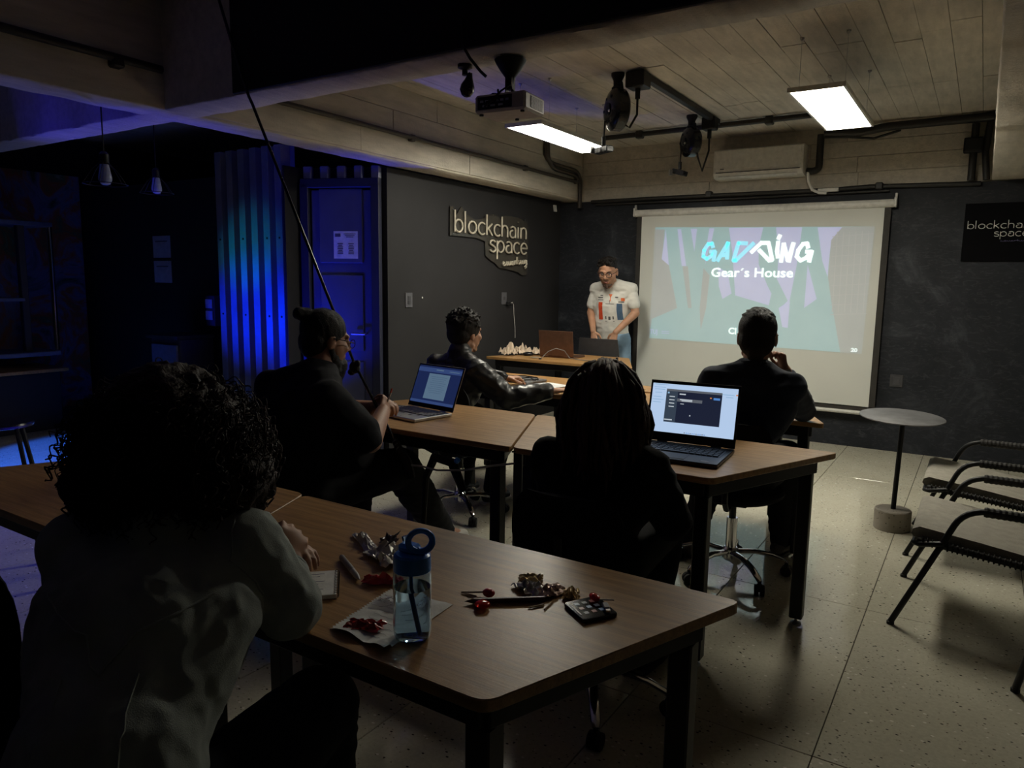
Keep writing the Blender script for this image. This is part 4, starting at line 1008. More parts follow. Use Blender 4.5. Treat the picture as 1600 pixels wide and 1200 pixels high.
co = thing('coaster', 'thin round disc in front of the brown laptop', 'coaster', (-3.38, 5.66, TZ)); B().lathe([(.038, .001), (.04, .003), (.04, .006), (.02, .007)], (-3.38, 5.66, TZ), 24).build('disc', sm('coaster_grey', (.3, .26, .2), .6), co, True)
cb2 = thing('cable', 'thin grey cable arching in front of the brown laptop', 'cable', (-3.2, 5.66, TZ)); b = B(); b.tube([(-3.27, 5.58, TZ+.006), (-3.22, 5.62, TZ+.07), (-3.16, 5.66, TZ+.10), (-3.10, 5.70, TZ+.08), (-3.06, 5.74, TZ+.01), (-2.9, 5.72, TZ+.005), (-2.75, 5.75, TZ+.005)], .0035, 8); b.build('cord', sm('cable_grey', (.18, .17, .16), .5), cb2, True)
b = B(); b.cyl((-3.285, 5.57, TZ+.007), (-3.265, 5.585, TZ+.007), .007, n=8); b.build('plug', M['black'], cb2, True)
ps = thing('paper_sheet', 'white sheet lying at the right end of the presenter table', 'paper', (-2.56, 5.62, TZ)); B().prism([(-2.66, 5.62), (-2.55, 5.54), (-2.44, 5.60), (-2.60, 5.70)], TZ+.0006, TZ+.0014).build('sheet', M['paper'], ps, True)
ho = thing('power_brick', 'small black plug standing near the presenter table end', 'plug', (-2.66, 5.86, TZ)); B().box((-2.66, 5.86, TZ+.018), (.022, .016, .034), ch=.003).build('body', M['black'], ho, True); B().cyl((-2.66, 5.86, TZ+.035), (-2.66, 5.86, TZ+.045), .003, n=8).build('pin', M['steel'], ho, True)
# third row: tablet, glasses-like cable, papers, ruler
tb_ = thing('tablet', 'closed grey laptop lying flat on the third row table', 'laptop', (-2.66, 4.24, TZ)); B().box((-2.66, 4.25, TZ+.009), (.32, .22, .016), -.15, ch=.004).build('lid', sm('laptop_grey', (.20, .20, .21), .4, .5), tb_, True); B().box((-2.66, 4.25, TZ+.0175), (.03, .03, .0006), .6).build('emblem', M['steel'], tb_, True)
pp = thing('paper_stack', 'white papers beside the leather jacket hand', 'paper', (-2.40, 4.13, TZ))
for k in range(3): B().box((-2.40+.012*k, 4.13-.01*k, TZ+.0012+.0022*k), (.21, .28, .0018), -.5+.12*k).build('sheet', M['paper'], pp, True)
gl = thing('cable', 'black looped cable lying on the closed grey laptop', 'cable', (-2.55, 4.18, TZ+.018)); b = B(); b.tube([(-2.80, 4.30, TZ+.022), (-2.68, 4.36, TZ+.022), (-2.56, 4.33, TZ+.022), (-2.50, 4.24, TZ+.024), (-2.56, 4.16, TZ+.024), (-2.64, 4.19, TZ+.022), (-2.58, 4.26, TZ+.030), (-2.50, 4.20, TZ+.022)], .004, 8); b.build('cord', M['rubber'], gl, True)
ru = thing('wooden_ruler', 'wooden stick lying on the table left of the black laptop', 'ruler', (-1.78, 4.2, TZ)); B().box((-1.72, 4.28, TZ+.004), (.34, .028, .006), .22, ch=.001).build('strip', sm('ruler_wood', (.38, .20, .08), .5), ru, True)
for k in range(2): B().box((-1.72+.02*math.cos(.22+PI/2)*0, 4.28, TZ+.0074), (.30-.1*k, .002, .0006), .22).build('scale_line', ink, ru, True)
# pen held by the bearded man, phone on the table edge
pn = thing('pen', 'short red and white pen in the bearded person hand', 'pen', (-2.28, 2.52, .87)); b = B(); b.tube([(-2.285, 2.50, .86), (-2.275, 2.515, .905)], .0045, 8); b.build('barrel', sm('pen_white', (.6, .55, .5), .4), pn, True); b = B(); b.tube([(-2.275, 2.515, .905), (-2.272, 2.52, .925)], .0046, 8); b.build('cap', sm('pen_red', (.6, .12, .08), .4), pn, True)
bp_ = thing('phone', 'black phone lying left of the silver laptop', 'phone', (-2.55, 2.88, TZ)); B().box((-2.56, 2.92, TZ+.006), (.15, .075, .009), .35, ch=.003).build('case', M['blackgloss'], bp_, True); B().box((-2.56, 2.92, TZ+.0110), (.14, .066, .0006), .35).build('glass', BEZ, bp_, True)

# ================================================================ cables
hc = thing('hanging_cable', 'taut black power cable hanging from the cross beam to the table', 'cable', (-3.06, 2.34, 2.28))
b = B(); b.tube([(-3.20, 2.337, 2.80), (-3.175, 2.337, 2.72), (-3.03, 2.337, 2.36), (-2.985, 2.338, 2.265), (-2.97, 2.345, 2.23), (-2.46, 2.47, 1.03)], .007, 8); b.tube([(-2.46, 2.47, 1.03), (-2.20, 2.462, .69)], .007, 8); b.build('cord', M['blackgloss'], hc, True)
b = B(); b.ell((-2.455, 2.467, 1.015), (.028, .024, .030)); b.ell((-2.43, 2.46, 1.035), (.014, .012, .016)); b.ell((-2.48, 2.47, .99), (.018, .018, .016)); o = remesh0(b, 'knot', M['rubber'], hc, .005) if 'remesh0' in globals() else b.build('knot', M['rubber'], hc, True)
b = B(); b.tube([(-2.215, 2.462, .71), (-2.18, 2.46, .665), (-2.15, 2.46, .635)], [.012, .018, .014], 10); b.build('plug', M['rubber'], hc, True)
b = B(); 
for k in range(5):
    c = V3((-2.20+.012*k, 2.455, .693-.014*k)); b.tube([c+V3((.006*math.cos(a), .014*math.sin(a), .010*math.cos(a))) for a in [2*PI*j/10 for j in range(10)]], .0016, 5, closed=True)
o = b.build('cable_tie', M['silver'], hc, True); o['kind'] = 'stuff'
wc = thing('cable_bundle', 'black and white cables slung under the silver laptop table', 'cable', (-2.0, 2.46, .6))
b = B(); b.tube([(-2.17, 2.455, .66), (-2.12, 2.45, .61), (-2.10, 2.45, .54)], .022, 8); b.build('plug_block', M['rubber'], wc, True)
b = B(); b.tube([(-2.10, 2.45, .60), (-2.04, 2.45, .605), (-1.95, 2.45, .60), (-1.80, 2.44, .625), (-1.66, 2.44, .665), (-1.55, 2.45, .69)], .0045, 8); b.build('pale_cord', sm('cord_pale', (.45, .43, .40), .4), wc, True)
b = B(); b.tube([(-2.03, 2.47, .05), (-2.045, 2.47, .35), (-2.03, 2.47, .55), (-1.98, 2.47, .65), (-1.88, 2.47, .64), (-1.82, 2.47, .52)], [.012, .012, .016, .022, .024, .018], 8); b.build('dark_hose', M['rubber'], wc, True)
b = B(); b.tube([(-1.585, 2.485, .727), (-1.45, 2.60, .752), (-1.25, 2.68, .752), (-1.12, 2.70, .756)], .004, 8)
q = thing('cable', 'black cable crossing the table behind the dreadlocks', 'cable', (-1.5, 2.5, TZ)); b.build('cord', M['rubber'], q, True)
bo = thing('bottle_cap', 'small blue cap hanging on the cables under table', 'cap', (-1.86, 2.45, .66)); b = B(); b.M = Matrix.Translation((-1.84, 2.44, .655)) @ Matrix.Rotation(.7, 4, 'Y'); b.lathe([(.010, 0), (.012, .004), (.012, .018), (.007, .020)], (0, 0, 0), 14); b.build('cap', BLU, bo, True)
pf = thing('paper_scrap', 'tiny white paper scrap lying on the floor by the table leg', 'paper scrap', (-.70, 3.076, 0)); b = B(); b.prism([(-.712, 3.05), (-.700, 3.045), (-.692, 3.08), (-.700, 3.105), (-.706, 3.08)], .003, .005); b.build('scrap', M['paper'], pf, True)

# ================================================================ wall things
def wallplate(label, X, y, z, w_, h_, name='wall_socket', cat='socket', keys=1):
    t = thing(name, label, cat, (X, y, z)); m_ = M['plate']
    B().box((X+.004, y, z), (.008, w_, h_), ch=.002).build('face_plate', m_, t, True)
    for k in range(keys): B().box((X+.010, y, z+(k-(keys-1)/2)*h_*.3), (.006, w_*.38, h_*.26), ch=.001).build('insert', M['platein'], t, True)
    return t
M['plate'] = sm('grey_plate', (.10, .10, .11), .45); M['platein'] = sm('grey_plate_insert', (.06, .06, .065), .4)
wallplate('grey switch plate on the left wall, nearest the blue door', -3.93, 4.565, 1.265, .085, .118, 'wall_switch', 'switch', 2)
wallplate('grey socket plate on the left wall with a black charger plugged in', -3.93, 5.97, 1.265, .085, .118)
dt = thing('wall_stud', 'tiny white round stud beside the switch on the left wall', 'stud', (-3.92, 4.73, 1.283)); B().lathe([(.008, 0), (.008, .006), (.003, .008)], (-3.93, 4.735, 1.283), 12, 'X').build('head', M['white'], dt, True)
ch = thing('charger', 'black plug with thin pale lead hanging on the left wall socket', 'charger', (-3.90, 6.02, 1.21)); B().box((-3.905, 6.02, 1.215), (.03, .05, .035), ch=.004).build('plug', M['black'], ch, True)
b = B(); b.tube([(-3.90, 6.04, 1.215), (-3.905, 6.09, 1.225), (-3.91, 6.12, 1.20), (-3.91, 6.13, 1.10), (-3.912, 6.155, .98), (-3.912, 6.16, .87)], .0035, 6); b.build('lead', sm('cord_white', (.5, .48, .45), .5), ch, True)
t = thing('wall_socket', 'dark square socket on the back wall right of the projection screen', 'socket', (-.57, D, .62)); B().box((-.575, D-.005, .625), (.10, .010, .105), ch=.002).build('face_plate', sm('dark_plate', (.045, .045, .05), .5), t, True); B().box((-.575, D-.012, .625), (.05, .006, .07), ch=.001).build('insert', M['platein'], t, True)
hk = thing('wall_clip', 'two small white clips high in the back left corner', 'clip', (-3.90, 6.93, 2.20))
for k in range(2): B().box((-3.915, 6.90+.035*k, 2.205), (.02, .012, .07), Matrix.Rotation(.25, 3, 'X'), ch=.003).build('clip', M['white'], hk, True)

# stroke lettering -------------------------------------------------------------------
def arcp(cx, cy, rx, ry, a0, a1, n=14): return [(cx+rx*math.cos(math.radians(a0+(a1-a0)*i/n)), cy+ry*math.sin(math.radians(a0+(a1-a0)*i/n))) for i in range(n+1)]
GL = {   # x-height 1, ascender 1.75, descender -.6; (advance, strokes)
 'b': (.80, [[(.08, 1.75), (.08, 0)], arcp(.40, .5, .32, .5, 180, -180)]), 'l': (.32, [[(.12, 1.75), (.12, 0)]]), 'o': (.86, [arcp(.43, .5, .34, .5, 0, 360)]),
 'c': (.74, [arcp(.43, .5, .34, .5, 50, 310)]), 'k': (.70, [[(.10, 1.75), (.10, 0)], [(.58, 1.0), (.12, .45)], [(.25, .58), (.62, 0)]]),
 'h': (.80, [[(.10, 1.75), (.10, 0)], arcp(.38, .62, .28, .38, 180, 0)+[(.66, 0)]]), 'a': (.78, [arcp(.38, .33, .28, .33, 90, 360, 12)+[(.66, .33)], arcp(.38, .66, .28, .34, 140, 0)+[(.66, 0)]]),
 'i': (.34, [[(.14, 1.0), (.14, 0)], [(.14, 1.45), (.14, 1.50)]]), 'n': (.80, [[(.10, 1.0), (.10, 0)], arcp(.38, .62, .28, .38, 180, 0)+[(.66, 0)]]),
 's': (.66, [arcp(.33, .75, .23, .25, 30, 200, 10)+arcp(.33, .25, .25, .25, 60, -160, 12)]), 'p': (.82, [[(.08, 1.0), (.08, -.62)], arcp(.40, .5, .32, .5, 180, -180)]),
 'e': (.80, [[(.10, .52), (.72, .52)]+arcp(.41, .5, .32, .5, 5, 320, 16)])}
GL['e'] = (.80, [[(.12, .52)]+arcp(.41, .5, .32, .5, 4, 318, 16)])
def layout(word, h, wfac, x0=0, y0=0):
    out = []; x = x0
    for c in word:
        adv, st = GL[c]
        out.append([[(x+px*h*wfac, y0+py*h) for px, py in s_] for s_ in st]); x += adv*h*wfac
    return out, x-x0
# glowing-tube style sign (unlit) on the left wall
sg = thing('neon_sign', 'unlit cream tube lettering sign on the dark left wall', 'sign', (-3.92, 5.7, 1.8))
TUB = sm('cream_tube', (.55, .50, .40), .35); ACR = m_clear('acrylic_sheet', (.95, .92, .85), .12, 1.3)
ACR = sm('acrylic_backing', (.055, .05, .042), .25, spec=.6, coat=.3)
def sign_word(word, y0, y1, zb, h, r):
    ws, L = layout(word, h, 1.0); f = (y1-y0)/L
    for g in ws:
        b = B()
        for st in g: b.tube([(-3.893, y0+px*f, zb+pz) for px, pz in st], r, 8)
        b.build('letter', TUB, sg, True, ang=60)
sign_word('blockchain', 5.12, 6.33, 1.848, .105, .0085)
sign_word('space', 5.66, 6.34, 1.700, .105, .0085)
cw_pts = [(0, .5), (.02, .85), (-.05, .95), (-.12, .5), (-.05, .05), (.12, .1), (.3, .5), (.38, .9), (.28, .9), (.24, .4), (.32, .05), (.45, .2), (.48, .8), (.5, .9), (.52, .3), (.6, .05), (.7, .5), (.72, .9), (.74, .3), (.84, .1), (.92, .6), (.98, .95), (.9, .8), (.88, .3), (.98, .05), (1.1, .4), (1.16, .95), (1.18, .7), (1.18, .1), (1.2, .6), (1.32, .95), (1.38, .7), (1.40, .1), (1.42, 1.7), (1.44, 1.8), (1.42, .4), (1.56, .9), (1.5, .5), (1.66, .05), (1.76, .4), (1.8, .95), (1.8, .2), (1.88, .05), (1.98, .5), (2.0, .95), (2.0, .1), (2.04, .6), (2.16, .95), (2.2, .1), (2.32, .3), (2.5, .9), (2.38, .9), (2.34, .4), (2.46, .1), (2.54, .8), (2.50, -.8), (2.38, -1.0), (2.32, -.7), (2.6, 0)]
xs = [p[0] for p in cw_pts]; b = B()
b.tube([(-3.888, 5.885+(px-min(xs))/(max(xs)-min(xs))*.44, 1.575+pz*.042+.012*px) for px, pz in cw_pts], .0085, 6); b.build('script_lettering', TUB, sg, True, ang=60)
def backing(poly, name='backing'):
    b = B(); n = len(poly); vs = [(-3.915, y, z) for y, z in poly]+[(-3.911, y, z) for y, z in poly]
    b.add(vs, [tuple(range(n))[::-1], tuple(range(n, 2*n))]+[(i, (i+1) % n, n+(i+1) % n, n+i) for i in range(n)]); return b.build(name, ACR, sg, True)
backing([(5.09, 1.815), (5.48, 1.815), (5.62, 1.79), (5.63, 1.66), (5.72, 1.62), (5.78, 1.60), (5.86, 1.555), (6.0, 1.545), (6.2, 1.52), (6.26, 1.49), (6.36, 1.50), (6.37, 2.0), (6.2, 2.05), (5.95, 2.05), (5.85, 2.02), (5.75, 2.05), (5.55, 1.985), (5.45, 1.97), (5.32, 2.02), (5.25, 2.07), (5.18, 1.99), (5.14, 2.06), (5.09, 2.06)])
for y in (5.13, 5.74, 6.3):
    for z in (2.035, 1.83): b = B(); b.cyl((-3.93, y, z), (-3.905, y, z), .006, n=8); b.build('spacer', M['steel'], sg, True)
# flat black sign on the back wall
fs_ = thing('wall_sign', 'black square sign with white lettering on the back wall at right edge', 'sign', (.25, D-.02, 1.87))
B().box((.27, D-.012, 1.872), (.915, .022, .455), ch=.002).build('panel', sm('sign_black', (.005, .005, .006), .9, spec=.08), fs_, True)
WL = sm('sign_white', (.75, .74, .70), .6)
def flat_word(word, x0, x1, zb, h, wd):
    ws, L = layout(word, h, 1.0); f = (x1-x0)/L
    for g in ws:
        b = B()
        for st in g: b.tube([(x0+px*f, D-.0255, zb+pz) for px, pz in st], wd, 6, flat=.5)
        b.build('letter', WL, fs_, True, ang=180)
flat_word('blockchain', -.165, .283, 1.901, .036, .0060); flat_word('space', .02, .255, 1.838, .036, .0060)
b = B(); b.tube([(.07+(px-min(xs))/(max(xs)-min(xs))*.20, D-.0255, 1.797+pz*.009) for px, pz in cw_pts], .0013, 4); b.build('script_lettering', sm('sign_violet', (.16, .15, .28), .6), fs_, True, ang=180)
# ================================================================ people
def V(*a): return Vector(a if len(a) > 1 else a[0])
def remesh(mb, name, mat, parent, voxel=.006, smooth=4, fn=None, sfac=.5):
    """one continuous surface grown from overlapping volumes"""
    me = mb.mesh('tmp', None, parent.location if parent is not None else None, 180)
    o = bpy.data.objects.new('tmp', me); C.objects.link(o)
    r = o.modifiers.new('r', 'REMESH'); r.mode = 'VOXEL'; r.voxel_size = voxel; r.use_smooth_shade = True
    if smooth: s_ = o.modifiers.new('s', 'SMOOTH'); s_.factor = sfac; s_.iterations = smooth
    dg = bpy.context.evaluated_depsgraph_get(); dg.update()
    out = bpy.data.meshes.new_from_object(o.evaluated_get(dg)); out.name = name
    bpy.data.objects.remove(o)
    if fn is not None:
        n = len(out.vertices); co = np.empty(n*3); no = np.empty(n*3)
        out.vertices.foreach_get('co', co); out.vertices.foreach_get('normal', no)
        co = co.reshape(-1, 3); no = no.reshape(-1, 3); off = np.array(parent.location) if parent is not None else 0
        co = co+no*fn(co+off)[:, None]; out.vertices.foreach_set('co', co.ravel())
    out.polygons.foreach_set('use_smooth', [True]*len(out.polygons)); out.update()
    out.materials.clear(); out.materials.append(mat)
    q = bpy.data.objects.new(name, out); C.objects.link(q); q.parent = parent; return q
def folds(amp, sc=(9, 9, 22), seed=0, lo=0):
    sx, sy, sz = sc
    def f(P):
        out = np.empty(len(P))
        for i, p in enumerate(P):
            a = mnoise.noise(Vector((p[0]*sx+seed, p[1]*sy, p[2]*sz))); b_ = mnoise.noise(Vector((p[0]*sx*2.3, p[1]*sy*2.3+seed, p[2]*sz*2.1)))
            out[i] = amp*((1-abs(a)*2.4)+.45*b_)
        return out
    return f
def hand(mb, wr, d, n, ts, curl=(.5, .6, .6), sc=1.0, spread=.06, thumb=.8):
    """wr wrist, d pointing direction, n back-of-hand normal, ts +1/-1 thumb side"""
    d = V(d).normalized(); n = V(n); n = (n-d*n.dot(d)).normalized(); s_ = d.cross(n).normalized()*ts
    wr = V(wr); K = wr+d*.088*sc
    mb.cap(wr, .024*sc, wr+d*.03*sc, .030*sc, n, .6)
    mb.cap(wr+d*.03*sc, .032*sc, wr+d*.068*sc, .038*sc, n, .42)
    for q, (L, r) in enumerate(((.070, .0088), (.078, .0092), (.072, .0088), (.056, .0078))):
        o = (1.5-q)*.0205*sc; p = K+s_*o-d*abs(o)*.15; L *= sc; r *= sc
        mb.cap(wr+d*.03*sc+s_*o*.6, r*1.25, p, r*1.25)
        a = 0; dd_ = (d+s_*(1.5-q)*spread).normalized()
        for i, seg in enumerate((.45, .32, .25)):
            a += curl[i]*(1+.08*q); e = p+(dd_*math.cos(a)-n*math.sin(a))*L*seg; mb.cap(p, r*(1-.06*i), e, r*(.92-.08*i), n=10); p = e
    p = wr+d*.022*sc+s_*.022*sc; q = p+(d*.55+s_*thumb-n*.25).normalized()*.040*sc; mb.cap(p, .015*sc, q, .0115*sc)
    e = q+(d*.9+s_*.30*thumb-n*.35).normalized()*.030*sc; mb.cap(q, .0112*sc, e, .0098*sc); mb.cap(e, .0098*sc, e+(d*1-n*.35).normalized()*.022*sc, .0085*sc)

def head(mb, c, F, U, sc=1.0, face=True, jaw=1.0):
    c = V(c); F = V(F).normalized(); U = V(U); U = (U-F*U.dot(F)).normalized(); L = U.cross(F)
    R = Matrix((L, F, U)).transposed()
    P = lambda l, f, u: c+(L*l+F*f+U*u)*sc
    mb.ell(P(0, -.012, .032), (.076*sc, .096*sc, .088*sc), R, 24, 16)
    mb.ell(P(0, .028, -.03), (.064*sc*jaw, .066*sc, .086*sc), R, 24, 16)
    mb.cap(P(-.045*jaw, .01, -.07), .022*sc, P(0, .066, -.098), .022*sc); mb.cap(P(.045*jaw, .01, -.07), .022*sc, P(0, .066, -.098), .022*sc)
    mb.cap(P(0, .094, .022), .009*sc, P(0, .112, -.020), .0115*sc); mb.cap(P(-.013, .100, -.025), .008*sc, P(.013, .100, -.025), .008*sc)
    mb.cap(P(-.042, .076, .030), .011*sc, P(-.012, .089, .028), .010*sc); mb.cap(P(.042, .076, .030), .011*sc, P(.012, .089, .028), .010*sc)
    for s_ in (-1, 1):
        mb.ell(P(.038*s_, .068, -.022), .024*sc); mb.ell(P(.078*s_, -.008, -.008), (.009*sc, .019*sc, .033*sc), R)
        mb.cap(P(.080*s_, -.018, .012), .006*sc, P(.078*s_, .002, .020), .006*sc)
    mb.cap(P(-.020, .090, -.053), .0055*sc, P(.020, .090, -.053), .0055*sc); mb.cap(P(-.017, .090, -.064), .0065*sc, P(.017, .090, -.064), .0065*sc)
    return P, R

def torso(mb, J, k=1.0, inf=0.0):
    F = J['F']; p, w_, c, n = J['pel'], J['waist'], J['chest'], J['neck']
    mb.cap(p, .125*k+inf, w_, .125*k+inf, F, .78); mb.cap(w_, .122*k+inf, c, .130*k+inf, F, .74); mb.cap(c, .11*k+inf, n-V(0, 0, .05), .062*k+inf*.7, F, .8)
    mb.cap(p+(J['hr']-p)*.5, .10*k+inf, p+(J['hl']-p)*.5, .10*k+inf)
    sd = (J['sr']-J['sl'])
    for s_ in ('sr', 'sl'):
        m = c+(J[s_]-V(0, 0, .03)-c)*.45; mb.cap(c, .115*k+inf, m, .088*k+inf, F, .8)
        mb.cap(m, .078*k+inf, J[s_]-V(0, 0, .012), .050*k+inf); mb.cap(n-V(0, 0, .018), .056*k+inf*.7, J[s_]+V(0, 0, -.012), .046*k+inf)
        mb.cap(w_+(J[s_]-w_)*.1, .11*k+inf, w_+(J[s_]-w_)*.62, .09*k+inf, F, .8)
def arm(mb, s_, e, w_, k=1.0, inf=0, upto=1.0):
    mb.cap(s_, .050*k+inf, s_+(e-s_)*min(1, upto*2), (.050-.012*min(1, upto*2))*k+inf)
    if upto > .5: mb.cap(e, .040*k+inf, e+(w_-e)*(upto*2-1), (.040-.014*(upto*2-1))*k+inf)
def leg(mb, h, kn, a, k=1.0, inf=0):
    mb.cap(h, .086*k+inf, kn, .058*k+inf); mb.cap(kn, .056*k+inf, kn+(a-kn)*.35, .056*k+inf); mb.cap(kn+(a-kn)*.35, .056*k+inf, a, .036*k+inf)
def shoe(parent, an, d, mat, sole, sc=1.0, name='shoe'):
    d = V(d); d.z = 0; d.normalize(); a = V(an)
    b = B(); h = V(a.x, a.y, .045)-d*.035
    b.cap(h, .038*sc, h+d*.09, .040*sc); b.cap(h+d*.08-V(0, 0, .006), .042*sc, h+d*.17*sc-V(0, 0, .012), .034*sc, V(0, 0, 1), .8); b.cap(h+V(0, 0, .01)+d*.02, .036, h+V(0, 0, .045)+d*.03, .036)
    o = remesh(b, name, mat, parent, .006, 4)
    s_ = B(); an_ = math.atan2(d.y, d.x); pl = []
    for u, v in ((-.04, -.03), (-.02, -.040), (.10, -.042), (.19, -.034), (.222, 0), (.19, .034), (.10, .042), (-.02, .040), (-.04, .03)):
        q = h+d*u*sc+V(-d.y, d.x, 0)*v*sc; pl.append((q.x, q.y))
    q_ = s_.prism(pl, .0, .020, ch=.004).build('sole', sole, None); q_.data.transform(Matrix.Translation(-parent.location)); q_.parent = o
    return o

def m_skin(name, col):
    m, nt, b = newmat(name); p = opos(nt)
    c = ramp(nt, noise_tex(nt, p, 14, 5), [(.3, tuple(x*.86 for x in col)), (.7, tuple(min(1, x*1.1) for x in col))])
    nt.links.new(c, b.inputs['Base Color']); b.inputs['Roughness'].default_value = .55
    b.inputs['Subsurface Weight'].default_value = .08; b.inputs['Subsurface Radius'].default_value = (.01, .004, .002); b.inputs['Subsurface Scale'].default_value = .5
    bump(nt, b, noise_tex(nt, p, 260, 3), .05, .002); return m
SK = m_skin('skin_tan', (.47, .25, .155)); SK2 = m_skin('skin_brown', (.38, .20, .125))
def cloth(name, col, rough=.9, sheen=.0, bm=.15, bs=420, var=.12, spec=.2): return sm(name, col, rough, var=var, scale=9, bmp=bm, bscale=bs, sheen=sheen, spec=spec)
HAIR = sm('black_hair', (.010, .008, .007), .62, bmp=.6, bscale=240, spec=.3); HAIRB = sm('brown_hair', (.055, .025, .014), .6, bmp=.6, bscale=240)
SHB = sm('dark_shoe', (.02, .02, .022), .5); SOLE = sm('shoe_sole', (.05, .05, .05), .7); SOLEW = sm('white_sole', (.5, .5, .48), .6)

def joints(**k):
    J = {a: (V(b) if isinstance(b, (tuple, list)) else b) for a, b in k.items()}; J['F'].normalize(); return J
def person(label, J, k=1.0, kl=None, skin=SK, voxel=.006, heads=1.0, hands=((), ()), U=(0, 0, 1), HF=None, jaw=1.0, fat=None):
    kl = kl or k
    t = thing('person', label, 'person', (J['pel'].x, J['pel'].y, 0))
    b = B(); torso(b, J, k)
    arm(b, J['sr'], J['er'], J['wr'], k); arm(b, J['sl'], J['el'], J['wl'], k)
    leg(b, J['hr'], J['kr'], J['ar'], kl); leg(b, J['hl'], J['kl'], J['al'], kl)
    b.cap(J['ar'], .034, J['ar']+J['fr']*.11+V(0, 0, -.035), .026); b.cap(J['al'], .034, J['al']+J['fl']*.11+V(0, 0, -.035), .026)
    HFv = V(HF) if HF is not None else J['F']
    b.cap(J['neck']-V(0, 0, .04), .062*max(1, k*.9), J['head']+V(0, 0, -.045*heads)-HFv.normalized()*.012, .054*max(1, k*.92))
    P, R = head(b, J['head'], HFv, U, heads, jaw=jaw)
    global HS; HS = heads
    for h in hands: hand(b, **h)
    if fat: fat(b)
    remesh(b, 'body', skin, t, voxel, 3)
    return t, P, R

# ---------- the presenter
J = joints(pel=(-3.12, 6.74, .90), waist=(-3.12, 6.70, 1.05), chest=(-3.10, 6.66, 1.25), neck=(-3.085, 6.60, 1.43), head=(-3.085, 6.52, 1.535), F=(.25, -1, 0),
           sr=(-3.275, 6.66, 1.375), sl=(-2.905, 6.68, 1.38), er=(-3.325, 6.66, 1.13), el=(-2.845, 6.66, 1.14), wr=(-3.215, 6.50, .955), wl=(-2.975, 6.50, .955),
           hr=(-3.21, 6.76, .88), hl=(-3.03, 6.76, .88), kr=(-3.19, 6.78, .48), kl=(-2.99, 6.78, .48), ar=(-3.20, 6.84, .09), al=(-2.96, 6.84, .09), fr=(-.1, -1, 0), fl=(.15, -1, 0))
t, P, R = person('person in a white printed t-shirt and glasses standing and leaning on a chair', J, 1.06, .98, SK, .0048, 1.12,
    hands=[dict(wr=J['wr'], d=(.22, -.15, -.95), n=(-.1, -1, .1), ts=-1, curl=(.25, .35, .3), spread=.10), dict(wr=J['wl'], d=(-.22, -.15, -.95), n=(.1, -1, .1), ts=1, curl=(.25, .35, .3), spread=.10)],
    HF=(.20, -1, -.36), U=(0, -.1, 1), jaw=1.1)
TS = cloth('white_tshirt', (.66, .65, .61), .9)
b = B(); torso(b, {**J, 'pel': J['pel']+V(0, 0, .0)}, 1.06, .014)
for s_, e in (('sr', 'er'), ('sl', 'el')): b.cap(J[s_]-V(0, 0, .012), .054, J[s_]+(J[e]-J[s_])*.66, .060)
b.cap(J['chest']-V(0, 0, .06), .158, J['waist'], .168, J['F'], .78); b.cap(J['waist'], .168, J['pel']+V(0, 0, .02), .165, J['F'], .78)
remesh(b, 't_shirt', TS, t, .007, 4, folds(.0032, (10, 10, 20)))
b = B(); b.lathe([(.066, -.012), (.070, 0), (.066, .010), (.060, .004)], (0, 0, 0), 24)
b.v = [J['neck']+V(.0, .0, -.018)+Matrix.Rotation(.45, 3, 'X') @ p for p in b.v]; b.build('collar', TS, t, True)
JEAN = cloth('light_jeans', (.22, .33, .45), .85)
b = B(); b.cap(J['pel']+V(-.06, 0, -.02), .112, J['pel']+V(.06, 0, -.02), .112); leg(b, J['hr'], J['kr'], J['ar'], .98, .012); leg(b, J['hl'], J['kl'], J['al'], .98, .012)
remesh(b, 'jeans', JEAN, t, .008, 4, folds(.003))
for a, f_ in (('ar', 'fr'), ('al', 'fl')): shoe(t, J[a], J[f_], SHB, SOLEW)
b = B(HS); b.ell(P(0, -.018, .047), (.080, .095, .085), R); b.ell(P(0, -.05, .0), (.076, .06, .075), R)
for k in range(46):
    a = rnd.uniform(-.07, .07); f_ = rnd.uniform(-.05, .075); u = .125-.35*abs(a)**1.3*2-.5*max(0, f_)**2*10
    b.cap(P(a, f_, u-.02), .012, P(a*1.05+rnd.uniform(-.008, .008), f_+.02, u+.004), .006, n=8)
hair = remesh(b, 'hair', HAIR, t, .005, 2)
# cut the hair back from the face by pushing it behind the forehead
me = hair.data; cc = J['head']-t.location; Fh = (R @ V(0, 1, 0)); Uh = R @ V(0, 0, 1)
for v in me.vertices:
    q = v.co-cc; f_ = q.dot(Fh); u = q.dot(Uh); lim = .030+max(0, (u-.05))*1.6 if u < .10 else .12
    if f_ > lim and u < .10: v.co -= Fh*(f_-lim)
# facial features
eyew = sm('eye_white', (.30, .27, .25), .4); iris = sm('eye_dark', (.02, .012, .01), .2); lipm = sm('lips', (.33, .12, .10), .5); dk = sm('dark_brow', (.015, .01, .008), .8); BRD = sm('stubble', (.07, .04, .028), .8)
for s_ in (-1, 1):
    b = B(); b.ell(P(.031*s_, .080, .006), (.0125, .0115, .0085), R, 14, 10); e = b.build('eye', eyew, t, True)
    b = B(); b.ell(P(.031*s_, .0885, .004), (.0055, .004, .0055), R, 12, 8); b.build('iris', iris, t, True)
    b = B(); b.tube([P(.018*s_, .0955, .024), P(.033*s_, .0945, .030), P(.050*s_, .082, .024)], [.0035, .0045, .002], 8); b.build('eyebrow', dk, t, True)
b = B(); b.tube([P(-.024, .092, -.058), P(-.010, .099, -.056), P(.010, .099, -.056), P(.024, .092, -.058)], .0026, 6); b.build('mouth_line', sm('mouth_dark', (.10, .03, .03), .6), t, True)
